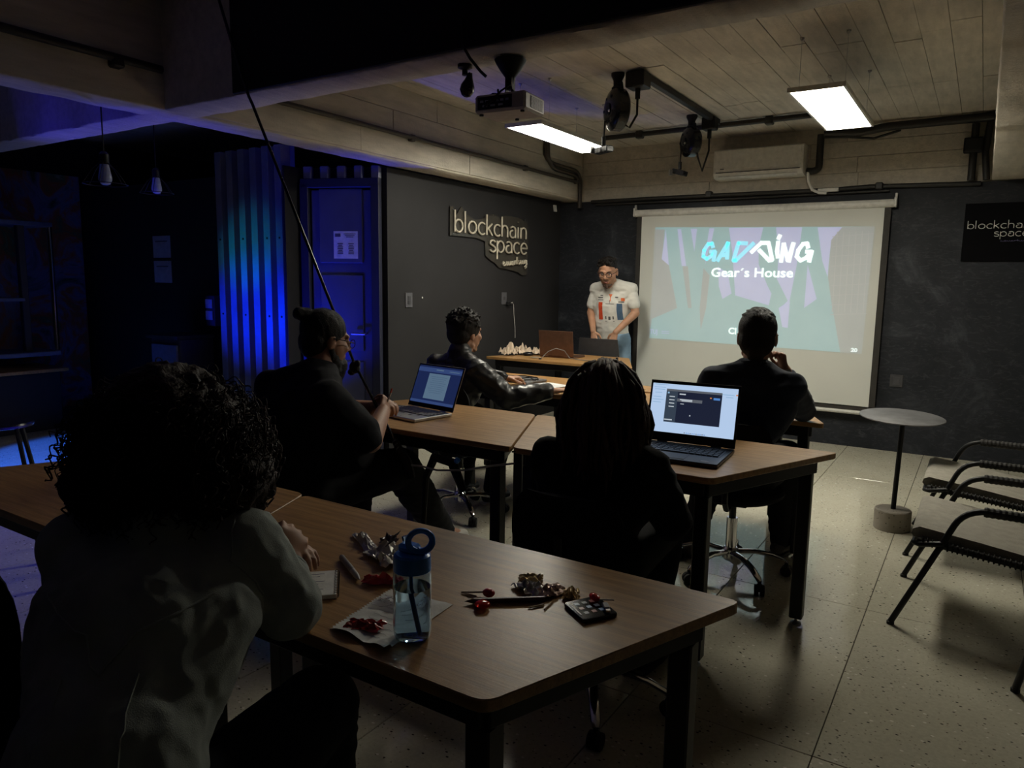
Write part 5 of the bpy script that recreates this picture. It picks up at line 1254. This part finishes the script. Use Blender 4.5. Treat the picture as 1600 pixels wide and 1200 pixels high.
b = B(); b.tube([P(-.020, .092, -.064), P(0, .099, -.067), P(.020, .092, -.064)], [.003, .005, .003], 8); b.build('lower_lip', lipm, t, True)
b = B(HS); b.cap(P(-.022, .076, -.098), .014, P(.022, .076, -.098), .014); b.cap(P(0, .085, -.090), .010, P(0, .082, -.112), .014); b.cap(P(-.035, .055, -.095), .010, P(-.02, .075, -.100), .012); b.cap(P(.035, .055, -.095), .010, P(.02, .075, -.100), .012)
b.cap(P(-.026, .092, -.046), .0035, P(.026, .092, -.046), .0035)
remesh(b, 'goatee', BRD, t, .0035, 1)
b = B()
for s_ in (-1, 1):
    pts = []
    for k in range(20):
        a = 2*PI*k/20; ca, sa = math.cos(a), math.sin(a); pts.append(P(.033*s_+.025*math.copysign(abs(ca)**.7, ca), .108-.25*abs(.6*ca*.02), .004+.0185*math.copysign(abs(sa)**.7, sa)))
    b.tube(pts, .0036, 6, closed=True); b.tube([P(.058*s_, .104, .010), P(.082*s_, .06, .012), P(.084*s_, -.01, .010)], .0030, 6)
b.tube([P(-.009, .108, .008), P(0, .113, .011), P(.009, .108, .008)], .0022, 6)
b.build('glasses', sm('glasses_frame', (.03, .012, .012), .3), t, True)
# shirt print: red tower, blue tower, small marks (flat print lying on the chest)
PR = {'r': sm('print_red', (.62, .07, .02), .8), 'b': sm('print_blue', (.07, .13, .22), .8), 'g': sm('print_grey', (.10, .10, .10), .8), 'o': sm('print_orange', (.75, .16, .05), .8)}
dgp = bpy.context.evaluated_depsgraph_get(); shirt = [c for c in t.children if c.name.startswith('t_shirt')][0]; dgp.update()
from mathutils.bvhtree import BVHTree
bv = BVHTree.FromPolygons([v.co+t.location for v in shirt.data.vertices], [tuple(p.vertices) for p in shirt.data.polygons])
def decal(cx, cz, w_, h_, mat, name='printed_mark', n=4, sh=None):
    def fn(u, v):
        x = cx+(u-.5)*w_*(1 if sh is None else sh(v)); z = cz+(v-.5)*h_
        loc, no, i_, d_ = bv.ray_cast(V(x, 6.0, z), V(0, 1, 0)); return (loc+no*.0015) if loc else V(x, 6.58, z)
    b = B(); b.grid(fn, n, n*2); return b.build(name, mat, t, True, ang=180)
decal(-3.165, 1.155, .048, .17, PR['r'], 'printed_tower'); decal(-2.985, 1.15, .042, .16, PR['b'], 'printed_tower')
decal(-3.065, 1.285, .018, .07, PR['o'], sh=lambda v: .4+1.6*max(0, v-.55)*2); decal(-2.955, 1.27, .03, .03, PR['o'])
for cx, cz, w_, h_ in ((-3.175, 1.285, .06, .010), (-3.17, 1.262, .07, .008), (-3.16, 1.305, .03, .008), (-2.97, 1.245, .05, .010), (-3.01, 1.29, .03, .010), (-3.07, 1.055, .22, .006), (-3.11, 1.09, .012, .03), (-3.075, 1.085, .02, .035), (-3.04, 1.09, .012, .03), (-3.07, 1.225, .08, .006), (-3.07, 1.245, .004, .03)):
    decal(cx, cz, w_, h_, PR['g'], n=3)

# ---------- man in navy with hand at his cheek
J = joints(pel=(-.95, 3.48, .54), waist=(-.945, 3.50, .68), chest=(-.93, 3.55, .84), neck=(-.91, 3.60, 1.025), head=(-.912, 3.64, 1.172), F=(-.12, 1, 0),
           sl=(-1.09, 3.55, .955), sr=(-.735, 3.60, .95), el=(-1.12, 3.82, .80), er=(-.715, 3.86, .80), wl=(-.98, 3.98, .79), wr=(-.795, 3.74, 1.010),
           hl=(-1.04, 3.50, .53), hr=(-.86, 3.50, .53), kl=(-1.12, 3.88, .55), kr=(-.80, 3.92, .54), al=(-1.20, 3.66, .10), ar=(-.80, 3.93, .10), fl=(-.25, .9, 0), fr=(.25, 1, 0))
t, P, R = person('person in a dark navy shirt seated before the screen, hand on cheek', J, 1.12, 1.05, SK2, .006, 1.10,
    hands=[dict(wr=J['wr'], d=(-.30, -.10, 1), n=(.6, .7, .2), ts=1, curl=(.7, 1.1, .9), sc=.9), dict(wr=J['wl'], d=(.4, .9, 0), n=(0, 0, 1), ts=1)], HF=(-.20, 1, -.02))
NV = cloth('navy_shirt', (.012, .018, .034), .85, .1)
b = B(); torso(b, J, 1.16, .018); arm(b, J['sr'], J['er'], J['wr'], 1.2, .010, .9); arm(b, J['sl'], J['el'], J['wl'], 1.2, .010, .92)
remesh(b, 'shirt', NV, t, .009, 4, folds(.006, (8, 8, 14), 3))
b = B(); b.tube([J['neck']+V(.065*math.cos(a), .060*math.sin(a), .010-.012*math.sin(a)) for a in [2*PI*k/20 for k in range(20)]], .016, 8, closed=True, flat=1.5); b.build('collar', NV, t, True)
TR = cloth('black_trousers', (.012, .012, .013), .9)
b = B(); leg(b, J['hr'], J['kr'], J['ar'], 1.15, .018); leg(b, J['hl'], J['kl'], J['al'], 1.15, .018); b.cap(J['hr'], .11, J['hl'], .11); remesh(b, 'trousers', TR, t, .010, 4, folds(.005, seed=5))
SHG = sm('grey_shoe', (.10, .09, .08), .7)
shoe(t, J['ar'], J['fr'], SHG, SOLE); shoe(t, J['al'], J['fl'], SHG, SOLE)
b = B(HS); b.ell(P(0, -.022, .042), (.083, .094, .088), R, 24, 16); b.ell(P(0, -.048, -.012), (.078, .062, .078), R); b.cap(P(0, -.07, -.05), .045, P(0, -.06, -.08), .035)
for k in range(60):
    a = rnd.uniform(0, 2*PI); e = rnd.uniform(.5, 1.45); d_ = V(math.cos(a)*math.cos(e)*.082, math.sin(a)*math.cos(e)*.09-.02, math.sin(e)*.088+.042)
    b.cap(P(*d_), .008, P(d_.x*1.02+.006, d_.y+.010, d_.z*1.01), .005, n=6)
hr_ = remesh(b, 'hair', HAIR, t, .0055, 1)
b = B()
for s_ in (-1, 1): b.tube([P(.06*s_, .10, .01), P(.082*s_, .06, .012), P(.086*s_, -.005, .012)], .0025, 6)
b.tube([P(-.06, .10, .01), P(-.03, .108, -.008), P(0, .112, .01), P(.03, .108, -.008), P(.06, .10, .01)], .0025, 6); b.build('glasses', M['blackgloss'], t, True)
b = B(); b.tube([J['wr']+V(.026*math.cos(a), .026*math.sin(a), .0) for a in [2*PI*k/16 for k in range(16)]], .005, 6, closed=True, flat=1.6); b.build('watch_strap', M['steel'], t, True)

# ---------- person with dreadlocks
J = joints(pel=(-1.03, 2.10, .52), waist=(-1.03, 2.12, .62), chest=(-1.035, 2.15, .745), neck=(-1.03, 2.17, .885), head=(-1.035, 2.20, 1.035), F=(-.15, 1, 0),
           sl=(-1.19, 2.12, .83), sr=(-.87, 2.18, .83), el=(-1.27, 2.24, .66), er=(-.80, 2.25, .645), wl=(-1.12, 2.42, .62), wr=(-.87, 2.40, .60),
           hl=(-1.12, 2.12, .52), hr=(-.94, 2.12, .52), kl=(-1.16, 2.50, .55), kr=(-.92, 2.50, .54), al=(-1.16, 2.42, .10), ar=(-.95, 2.44, .10), fl=(-.1, 1, 0), fr=(.1, 1, 0))
t, P, R = person('person with shoulder-length dreadlocks seen from behind, beside the black laptop', J, 1.02, 1.0, SK2, .006, 1.0,
    hands=[dict(wr=J['wr'], d=(-.5, .5, -.1), n=(.2, .2, 1), ts=-1), dict(wr=J['wl'], d=(.5, .6, 0), n=(0, 0, 1), ts=1)], HF=(-.3, 1, -.12))
BK = cloth('black_top', (.008, .008, .009), .95)
b = B(); torso(b, J, 1.06, .016); arm(b, J['sr'], J['er'], J['wr'], 1.15, .016, .55); arm(b, J['sl'], J['el'], J['wl'], 1.15, .016, .72); b.cap(J['neck']+V(0, -.02, -.04), .075, J['neck']+V(0, -.01, .0), .066)
remesh(b, 'jacket', BK, t, .009, 4, folds(.007, (9, 9, 12), 8))
b = B(); leg(b, J['hr'], J['kr'], J['ar'], 1.05, .016); leg(b, J['hl'], J['kl'], J['al'], 1.05, .016); b.cap(J['hr'], .10, J['hl'], .10); remesh(b, 'trousers', TR, t, .010, 4)
shoe(t, J['ar'], J['fr'], SHB, SOLE); shoe(t, J['al'], J['fl'], SHB, SOLE)
b = B(HS); b.ell(P(0, -.02, .045), (.086, .10, .089), R, 24, 16); b.ell(P(0, -.05, -.01), (.080, .064, .085), R)
b.cap(P(-.030, -.045, -.02), .072, P(-.03, -.05, -.10), .062); b.cap(P(.030, -.045, -.02), .072, P(.03, -.05, -.10), .062); remesh(b, 'hair', HAIRB, t, .007, 3)
rd = random.Random(5)
for k in range(120):
    a = rd.uniform(-.30, PI+.30)+PI; e = rd.uniform(.15, 1.45) if k > 30 else rd.uniform(.0, .5)
    if k > 84: a = rd.choice((PI*.94, PI*2.06))+rd.uniform(-.1, .1); e = .35
    root = V(math.cos(a)*math.cos(e)*.088, math.sin(a)*math.cos(e)*.10-.02, math.sin(e)*.095+.042); out = V(root.x, root.y, 0); out = out.normalized() if out.length > .01 else V(0, -1, 0)
    L = rd.uniform(.19, .29)+(.05 if e < .6 else .03); r0 = rd.uniform(.0068, .0100); pts = []; q = V(root); ph = rd.uniform(0, 6)
    reach = .108+rd.uniform(-.008, .030)+(rd.uniform(0, .026) if abs(out.x) > .75 else 0)
    for i in range(9):
        u = i/8; rr = min(1, u*2.2)
        tgt = out*reach; x = q.x+(tgt.x-q.x)*rr; y = q.y+(tgt.y-.02-q.y)*rr; z = q.z-L*u**1.15+.012*math.sin(PI*min(1, u*2))
        pts.append(P(x+.011*u*math.sin(ph+u*9)+.004*math.sin(ph*2+u*4), y+.009*math.cos(ph+u*8), z))
    b = B(); b.tube(pts, [r0*(.9+.25*math.sin(3*i+k)) for i in range(8)]+[r0*.4], 7); b.build('dreadlock', HAIRB, t, True, ang=180)

# ---------- bearded man with a hair bun
J = joints(pel=(-2.50, 2.10, .53), waist=(-2.48, 2.12, .66), chest=(-2.46, 2.16, .82), neck=(-2.45, 2.24, 1.01), head=(-2.475, 2.31, 1.150), F=(.12, 1, 0),
           sl=(-2.66, 2.16, .93), sr=(-2.27, 2.12, .92), el=(-2.70, 2.42, .80), er=(-2.165, 2.26, .735), wl=(-2.38, 2.50, .825), wr=(-2.265, 2.45, .825),
           hl=(-2.60, 2.12, .52), hr=(-2.40, 2.12, .52), kl=(-2.56, 2.56, .56), kr=(-2.26, 2.56, .545), al=(-2.62, 2.62, .10), ar=(-2.34, 2.99, .085), fl=(-.1, 1, 0), fr=(.1, 1, 0))
def fat(b): b.ell(V(-2.42, 2.28, .70), (.19, .18, .19)); 
t, P, R = person('bearded person with a hair bun and glasses, black t-shirt, behind the silver laptop', J, 1.32, 1.25, SK2, .006, 1.04,
    hands=[dict(wr=J['wr'], d=(-.35, .55, .35), n=(.7, .3, .3), ts=1, curl=(.7, .8, .5)), dict(wr=J['wl'], d=(.75, .2, .25), n=(-.2, -.2, 1), ts=-1, curl=(.7, .8, .5))], HF=(.36, 1, -.22), jaw=1.15, fat=fat)
b = B(); torso(b, J, 1.34, .02); b.ell(V(-2.42, 2.28, .70), (.21, .20, .21)); b.cap(J['sr'], .085, J['sr']+(J['er']-J['sr'])*.85, .078); b.cap(J['sl'], .085, J['sl']+(J['el']-J['sl'])*.85, .078)
b.cap(J['pel'], .19, J['waist'], .19)
TB = cloth('black_tshirt', (.014, .014, .017), .9)
remesh(b, 't_shirt', TB, t, .010, 5, folds(.007, (7, 7, 11), 12))
b = B(); leg(b, J['hr'], J['kr'], J['ar'], 1.35, .016); leg(b, J['hl'], J['kl'], J['al'], 1.35, .016); b.cap(J['hr'], .14, J['hl'], .14); remesh(b, 'trousers', TR, t, .011, 4, folds(.005, seed=2))
WSH = sm('pale_shoe', (.42, .40, .37), .6); shoe(t, J['ar'], J['fr'], WSH, SOLEW, 1.1); shoe(t, J['al'], J['fl'], WSH, SOLEW, 1.1)
b = B(HS); b.ell(P(0, -.022, .045), (.086, .10, .090), R, 24, 16); b.ell(P(0, -.055, -.01), (.080, .06, .08), R); b.cap(P(0, -.06, .075), .04, P(.0, -.10, .092), .03)
b.cap(P(0, -.118, .092), .029, P(0, -.138, .090), .028); hb = remesh(b, 'hair', HAIR, t, .006, 2, folds(.002, (40, 40, 12)))
b = B(HS); b.cap(P(-.055, .02, -.075), .028, P(0, .075, -.105), .030); b.cap(P(.055, .02, -.075), .028, P(0, .075, -.105), .030); b.cap(P(0, .075, -.10), .042, P(0, .065, -.175), .036)
b.cap(P(-.03, .05, -.12), .030, P(.03, .05, -.12), .030); b.cap(P(.066, .0, -.03), .012, P(.06, .02, -.075), .02); b.cap(P(-.066, .0, -.03), .012, P(-.06, .02, -.075), .02)
remesh(b, 'beard', HAIR, t, .006, 2, folds(.002, (50, 50, 50)))
b = B()
for s_ in (-1, 1):
    b.tube([P(.058*s_, .106, .008), P(.082*s_, .06, .012), P(.086*s_, -.005, .012)], .0025, 6)
    b.tube([P(.033*s_+.024*math.cos(a), .110, .004+.019*math.sin(a)) for a in [2*PI*k/16 for k in range(16)]], .002, 6, closed=True)
b.tube([P(-.01, .112, .008), P(.01, .112, .008)], .002, 6); b.build('glasses', M['blackgloss'], t, True)

# ---------- man in a leather jacket
J = joints(pel=(-2.74, 3.50, .52), waist=(-2.73, 3.53, .64), chest=(-2.71, 3.58, .79), neck=(-2.69, 3.62, .955), head=(-2.685, 3.66, 1.100), F=(.35, 1, 0),
           sl=(-2.87, 3.62, .89), sr=(-2.515, 3.54, .885), el=(-2.88, 3.86, .79), er=(-2.345, 3.62, .735), wl=(-2.62, 4.02, .79), wr=(-2.15, 3.80, .775),
           hl=(-2.82, 3.54, .52), hr=(-2.64, 3.50, .52), kl=(-2.80, 3.92, .55), kr=(-2.54, 3.90, .54), al=(-2.84, 3.85, .10), ar=(-2.58, 3.80, .10), fl=(0, 1, 0), fr=(.2, 1, 0))
t, P, R = person('young person with thick dark hair in a shiny black leather jacket', J, 1.0, 1.0, SK, .006, .98,
    hands=[dict(wr=J['wr'], d=(.45, .8, .0), n=(0, 0, 1), ts=-1, curl=(.35, .5, .4)), dict(wr=J['wl'], d=(.6, .7, 0), n=(0, 0, 1), ts=1)], HF=(.30, 1, -.02))
LT = sm('black_leather', (.014, .014, .015), .40, bmp=.12, bscale=120, spec=.6, coat=.15)
b = B(); torso(b, J, 1.04, .022); arm(b, J['sr'], J['er'], J['wr'], 1.2, .020, .93); arm(b, J['sl'], J['el'], J['wl'], 1.2, .020, .93); b.cap(J['neck']+V(0, -.02, -.02), .078, J['neck']+V(0, -.015, .035), .070)
remesh(b, 'leather_jacket', LT, t, .008, 3, folds(.0075, (11, 11, 16), 21))
b = B(); leg(b, J['hr'], J['kr'], J['ar'], 1, .016); leg(b, J['hl'], J['kl'], J['al'], 1, .016); b.cap(J['hr'], .10, J['hl'], .10); remesh(b, 'trousers', TR, t, .010, 4)
shoe(t, J['ar'], J['fr'], SHB, SOLEW); shoe(t, J['al'], J['fl'], SHB, SOLEW)
b = B(HS); b.ell(P(0, -.022, .052), (.100, .114, .104), R, 24, 16); b.ell(P(0, -.058, .0), (.090, .070, .078), R)
for k in range(420):
    a = rd.uniform(0, 2*PI); e = rd.uniform(-.05, 1.5); d_ = V(math.cos(a)*math.cos(e), math.sin(a)*math.cos(e), math.sin(e))
    if d_.y > .55 and d_.z < .5: continue
    p0 = V(d_.x*.097, d_.y*.11-.02, d_.z*.102+.050); q = V(p0.x*1.06+rd.uniform(-.012, .012), p0.y*1.08+rd.uniform(-.012, .012), p0.z+rd.uniform(.0, .024)*max(.3, d_.z))
    b.cap(P(*p0), .009, P(*q), .004, n=6)
remesh(b, 'hair', HAIR, t, .005, 1)

# ---------- woman with big curly hair, nearest the camera
J = joints(pel=(-1.06, .50, .54), waist=(-1.09, .55, .68), chest=(-1.16, .65, .83), neck=(-1.225, .735, .985), head=(-1.275, .795, 1.115), F=(-.62, .8, 0),
           sl=(-1.345, .655, .925), sr=(-1.115, .825, .93), el=(-1.46, .90, .79), er=(-1.075, .895, .795), wl=(-1.345, 1.075, .80), wr=(-1.225, 1.000, .808),
           hl=(-1.13, .46, .53), hr=(-.99, .58, .53), kl=(-1.40, .74, .55), kr=(-1.08, .97, .55), al=(-1.37, .80, .10), ar=(-1.12, .98, .10), fl=(-.4, .9, 0), fr=(-.3, .9, 0))
t, P, R = person('person with big curly hair and denim jacket in the left foreground', J, 1.0, 1.05, SK, .005, .97,
    hands=[dict(wr=J['wr'], d=(-.35, .75, .50), n=(.55, .10, .6), ts=-1, curl=(.45, .8, .6), sc=.95), dict(wr=J['wl'], d=(.95, .06, .18), n=(-.2, .3, .9), ts=1, curl=(.30, .45, .4), sc=.98)], HF=(-.50, .86, -.10))
DN = cloth('grey_denim', (.36, .40, .375), .85, .15, .3, 500, .25)
b = B(); torso(b, J, .98, .020); arm(b, J['sr'], J['er'], J['wr'], 1.10, .018, .84); arm(b, J['sl'], J['el'], J['wl'], 1.10, .018, .84)
b.cap(J['waist'], .145, J['pel']+V(.02, -.02, -.04), .170, J['F'], .85); b.cap(J['er']+V(.0, 0, -.002), .053, J['er']+(J['wr']-J['er'])*.5, .050)
b.cap(J['neck']+V(.01, -.01, -.03), .082, J['neck']+V(0, 0, .01), .074)
jk = remesh(b, 'denim_jacket', DN, t, .0065, 4, folds(.0038, (22, 22, 16), 31))
b = B(); u = (J['wr']-J['er']).normalized(); x_, y_ = perp(u); cpt = J['er']+(J['wr']-J['er'])*.70
b.tube([cpt+(x_*math.cos(a)+y_*math.sin(a))*.047 for a in [2*PI*k/24 for k in range(24)]], .008, 8, closed=True, flat=1.0); b.build('rolled_cuff', DN, t, True)
# seams of the jacket, lying on the cloth
bvj = BVHTree.FromPolygons([v.co+t.location for v in jk.data.vertices], [tuple(p.vertices) for p in jk.data.polygons])
def seam(pts, name='seam'):
    out = []
    for p_, q_ in zip(pts, pts[1:]):
        for k in range(8):
            w_ = V(p_).lerp(V(q_), k/8); loc, no, i_, d_ = bvj.find_nearest(w_)
            if loc: out.append(loc+no*.0005)
    b = B(); b.tube(out, .0022, 6); b.build(name, DN, t, True)
Fj = J['F']; Bk = -Fj
seam([J['sl']+Bk*.1+V(0, 0, -.04), J['chest']+Bk*.2+V(0, 0, .05), J['sr']+Bk*.1+V(0, 0, -.04)])
seam([J['sr']+V(0, 0, .07), J['sr']+Bk*.08, J['sr']+V(.05, 0, -.08)]); seam([J['chest']+Bk*.2+V(.06, .04, .04), J['waist']+Bk*.2+V(.06, .04, -.05)])
seam([J['chest']+Bk*.2+V(-.06, -.04, .04), J['waist']+Bk*.2+V(-.06, -.04, -.05)])
b = B(); q = J['pel']+V(.10, .10, .02); loc, no, i_, d_ = bvj.find_nearest(q); b.ell(loc+no*.002, .009); b.build('metal_button', M['steel'], t, True)
b = B(); leg(b, J['hr'], J['kr'], J['ar'], 1.1, .016); leg(b, J['hl'], J['kl'], J['al'], 1.1, .016); b.cap(J['hr'], .12, J['hl'], .12); remesh(b, 'trousers', cloth('dark_jeans', (.016, .018, .026), .9), t, .009, 4, folds(.004))
shoe(t, J['ar'], J['fr'], SHB, SOLE); shoe(t, J['al'], J['fl'], SHB, SOLE)
b = B(); hc = J['head']
b.ell(hc+V(.0, .0, .0), (.150, .140, .115)); b.ell(hc+V(-.03, -.02, -.075), (.165, .145, .085)); b.ell(hc+V(.045, .03, -.075), (.135, .125, .085)); b.cap(hc+V(0, 0, .02), .12, hc+V(.01, -.01, .03), .11)
CH = sm('curly_hair', (.026, .010, .006), .6, bmp=.8, bscale=120)
remesh(b, 'hair', CH, t, .008, 2, folds(.014, (26, 26, 26), 40))
b = B()
for k in range(1500):
    a = rd.uniform(0, 2*PI); e = math.asin(rd.uniform(-.75, 1)); d_ = V(math.cos(a)*math.cos(e), math.sin(a)*math.cos(e), math.sin(e))
    if d_.dot(V(-.5, .86, -.1)) > .75: continue
    lowf = max(0, -d_.z)
    p0 = hc+V(d_.x*(.145+.02*lowf), d_.y*(.135+.02*lowf), d_.z*.115-.02*lowf); g = (d_*rd.uniform(.3, 1)+V(0, 0, -.9)).normalized(); L = rd.uniform(.03, .09); rr = rd.uniform(.004, .009)
    x_, y_ = perp(g); n_ = rd.uniform(1.2, 3); pts = []
    for i in range(19):
        u = i/18; th = 2*PI*n_*u+k; pts.append(p0+d_*.02*math.sin(PI*u)+g*L*u+(x_*math.cos(th)+y_*math.sin(th))*rr)
    b.tube(pts, rd.uniform(.0007, .0018), 4)
o = b.build('loose_curls', CH, t, True, ang=180); o['kind'] = 'stuff'
# ================================================================ dark lounge on the left
M['smoke'] = sm('smoked_grey', (.03, .03, .04), .4)
ct = thing('bar_counter', 'dark bar counter with serving hatch in the unlit lounge', 'counter', (-7.3, 2.6, 0))
B().box((-7.45, 2.3, .27), (.5, 2.25, .54), ch=.01).build('cabinet', M['darkwall'], ct, True)
B().box((-7.42, 2.3, .56), (.62, 2.32, .03), ch=.004).build('worktop', M['wood'], ct, True)
B().box((-7.38, 2.3, .715), (.5, 2.22, .04), ch=.006).build('lower_shelf', M['lounge_blue'], ct, True)
B().box((-7.35, 2.05, 1.205), (.4, 2.2, .03), ch=.004).build('upper_shelf', M['lounge_blue'], ct, True)
B().box((-7.36, 2.3, 1.875), (.42, 2.24, .04), ch=.006).build('top_rail', M['lounge_blue'], ct, True)
B().box((-7.58, 2.05, 1.54), (.04, 2.1, .62), ch=.004).build('hatch_panel', M['lounge_blue'], ct, True)
for y in (1.25, 3.18): B().box((-7.24, y, 1.3), (.06, .06, 1.12), ch=.006).build('post', M['smoke'], ct, True)
b = B(); b.cyl((-7.2, 3.41, .74), (-7.2, 3.41, 1.86), .022, n=16); b.build('chrome_post', M['chrome'], ct, True)
mu = thing('mural_panel', 'dark painted mural panel behind the bar counter', 'mural', (-7.7, 3.4, 0))
def m_mural():
    m, nt, b = newmat('mural'); p = wpos(nt); v = N(nt, 'ShaderNodeTexVoronoi'); v.inputs['Scale'].default_value = 3.2; nt.links.new(mapping(nt, p, (1, 1, .7)), v.inputs['Vector'])
    nt.links.new(ramp(nt, noise_tex(nt, p, 2.2, 4, .6, 2), [(.3, (.02, .05, .03)), (.45, (.12, .14, .3)), (.55, (.25, .09, .03)), (.65, (.05, .12, .07)), (.8, (.3, .3, .28))]), b.inputs['Base Color']); b.inputs['Roughness'].default_value = .6; return m
B().box((-7.74, 3.42, 1.25), (.04, 1.1, 2.3), ch=.004).build('board', m_mural(), mu, True); B().box((-7.74, 3.42, .06), (.06, 1.1, .1), ch=.004).build('plinth', M['smoke'], mu, True)
for k, (z, lab) in enumerate(((1.70, 'upper of two dark sheets pinned left of the ribbed wall'), (1.47, 'lower of two dark sheets pinned left of the ribbed wall'))):
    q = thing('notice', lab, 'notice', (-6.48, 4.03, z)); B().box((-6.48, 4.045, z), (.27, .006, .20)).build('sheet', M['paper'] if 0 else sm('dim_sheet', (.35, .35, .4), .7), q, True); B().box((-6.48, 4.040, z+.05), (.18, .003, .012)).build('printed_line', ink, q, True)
cbn = thing('cabinet', 'low dark cabinet standing left of the ribbed metal wall', 'cabinet', (-6.0, 3.8, 0))
B().box((-5.88, 3.82, .45), (.42, .32, .9), ch=.006).build('carcass', M['smoke'], cbn, True); B().box((-5.88, 3.65, .62), (.36, .02, .46), ch=.003).build('door', M['lounge_blue'], cbn, True); B().box((-5.88, 3.80, .915), (.46, .36, .03), ch=.004).build('top', M['darkwall'], cbn, True)
B().cyl((-5.74, 3.635, .70), (-5.74, 3.615, .70), .012, n=12).build('knob', M['steel'], cbn, True)
lb = thing('wall_label', 'two small blue lit labels on the edge of the ribbed metal wall', 'label', (-5.57, 3.9, 1.16))
for z in (1.20, 1.10): B().box((-5.60, 3.90, z), (.09, .006, .075)).build('card', sm('label_card', (.25, .28, .4), .6), lb, True)
B().box((-5.60, 3.955, 1.14), (.12, .09, .26), ch=.004).build('mount_block', M['smoke'], lb, True)
# caged pendants
GLS = sm('pendant_glass', (.55, .6, .8), .12, trans=.45, spec=.8)
def pendant(label, x, y, z):
    t = thing('pendant_lamp', label, 'pendant lamp', (x, y, z))
    B().tube([(x, y, 2.815), (x, y, z+.10)], .004, 6).build('cord', M['rubber'], t, True)
    B().lathe([(.05, 0), (.05, -.02), (.02, -.03)], (x, y, 2.815), 16).build('ceiling_rose', M['black'], t, True)
    B().lathe([(.018, .045), (.024, .055), (.024, .10), (.012, .115)], (x, y, z), 16).build('socket', M['black'], t, True)
    b = B(); b.lathe([(.010, -.055), (.022, -.05), (.032, -.03), (.033, -.015), (.028, .01), (.022, .05)], (x, y, z), 20); b.build('bulb', GLS, t, True)
    for k in range(6):
        a = k*PI/3+.3; c, s_ = math.cos(a), math.sin(a); B().tube([(x+.02*c, y+.02*s_, z+.06), (x+.06*c, y+.06*s_, z+.02), (x+.105*c, y+.105*s_, z-.05)], .0022, 6).build('cage_wire', M['black'], t, True)
    B().tube([(x+.105*math.cos(a), y+.105*math.sin(a), z-.05) for a in [2*PI*k/24 for k in range(24)]], .0022, 6, closed=True).build('cage_ring', M['black'], t, True)
pendant('caged pendant lamp with blue lit glass, nearer the bar counter', -3.90, 2.14, 1.945)
pendant('caged pendant lamp with blue lit glass, nearer the ribbed wall', -4.75, 2.95, 2.03)
# bar stool at the very left
sl = thing('bar_stool', 'black bar stool at the far left edge by the bar counter', 'stool', (-4.95, 2.02, 0))
B().lathe([(.13, .50), (.15, .505), (.155, .52), (.15, .53), (.05, .532)], (-4.97, 2.02, 0), 24).build('seat', M['blackgloss'], sl, True)
for a in range(4):
    c, s_ = math.cos(a*PI/2+.6), math.sin(a*PI/2+.6); B().tube([(-4.97+.10*c, 2.02+.10*s_, .505), (-4.97+.2*c, 2.02+.2*s_, 0)], .014, 8).build('leg', M['black'], sl, True)
B().tube([(-4.97+.16*math.cos(a), 2.02+.16*math.sin(a), .2) for a in [2*PI*k/20 for k in range(20)]], .008, 6, closed=True).build('foot_ring', M['black'], sl, True)
# folding chair legs seen under the left table, and a dark rucksack at the lower left
fcx = thing('low_stool', 'low black stool standing under the left table edge', 'stool', (-3.9, 1.85, 0))
for dx in (0, .4):
    B().tube([(-3.93+dx, 1.69, .44), (-3.82+dx, 1.66, .0)], .013, 8).build('leg', M['black'], fcx, True); B().tube([(-3.98+dx, 2.02, .44), (-3.84+dx, 2.06, 0)], .013, 8).build('leg', M['black'], fcx, True)
B().box((-3.72, 1.86, .44), (.40, .38, .03), ch=.01).build('seat', M['black'], fcx, True)
for z in (.30,): B().tube([(-3.89, 1.68, z), (-3.49, 1.68, z)], .009, 8).build('stretcher', M['black'], fcx, True)
# dark chair with a rucksack at the lower left corner
office_chair('empty black swivel chair at the lower left corner, rucksack on it', -1.80, .60, .9, spin=.4, backh=.34)
bk = thing('rucksack', 'black rucksack with grey side pocket on the lower left chair', 'rucksack', (-1.78, .60, .46))
b = B(); b.cap((-1.79, .60, .575), .11, (-1.77, .62, .70), .10, (.6, .8, 0), .7); b.cap((-1.73, .57, .545), .065, (-1.72, .58, .64), .06)
remesh(b, 'bag_body', M['fabric_black'], bk, .008, 4, folds(.006, (14, 14, 14), 77))
b = B(); b.cap((-1.68, .64, .52), .032, (-1.67, .65, .60), .030, (.6, .8, 0), .6); remesh(b, 'side_pocket', cloth('pocket_grey', (.12, .12, .11)), bk, .006, 3, folds(.004, (30, 30, 30), 5))
b = B(); b.tube([(-1.81, .60, .77), (-1.79, .61, .82), (-1.76, .63, .82), (-1.74, .64, .77)], .008, 8); b.build('grab_handle', M['rubber'], bk, True)
# ---------------------------------------------------------------- groups of like things
GR = {'trapezoid_table': 'trapezoid wooden tables set in three rows', 'office_chair': 'black swivel chairs at the tables', 'tubular_armchair': 'tubular armchairs on the right',
      'ceiling_light': 'hanging rectangular light panels', 'cord_reel': 'black cord reels under the ceiling', 'conduit': 'pipes and cables along the concrete beams', 'person': 'people in the seminar room',
      'laptop': 'open laptops on the tables', 'sweet_wrapper': 'sweet wrappers on the front table', 'chocolate_wrapper': 'crumpled chocolate foils on the front table', 'candy_stick': 'loose candy sticks on the front table',
      'lollipop': 'lollipops on the front table', 'crumpled_paper': 'crumpled papers on the presenter table', 'pendant_lamp': 'caged pendant lamps in the lounge', 'wall_socket': 'sockets on the walls', 'notice': 'notices on the lounge walls', 'cable': 'loose cables around the tables', 'phone': 'phones on the tables', 'paper_sheet': 'loose paper sheets on tables'}
for o in list(C.objects):
    if o.parent is None and o.get('category'):
        g = GR.get(o.name.split('.')[0])
        if g: o['group'] = g
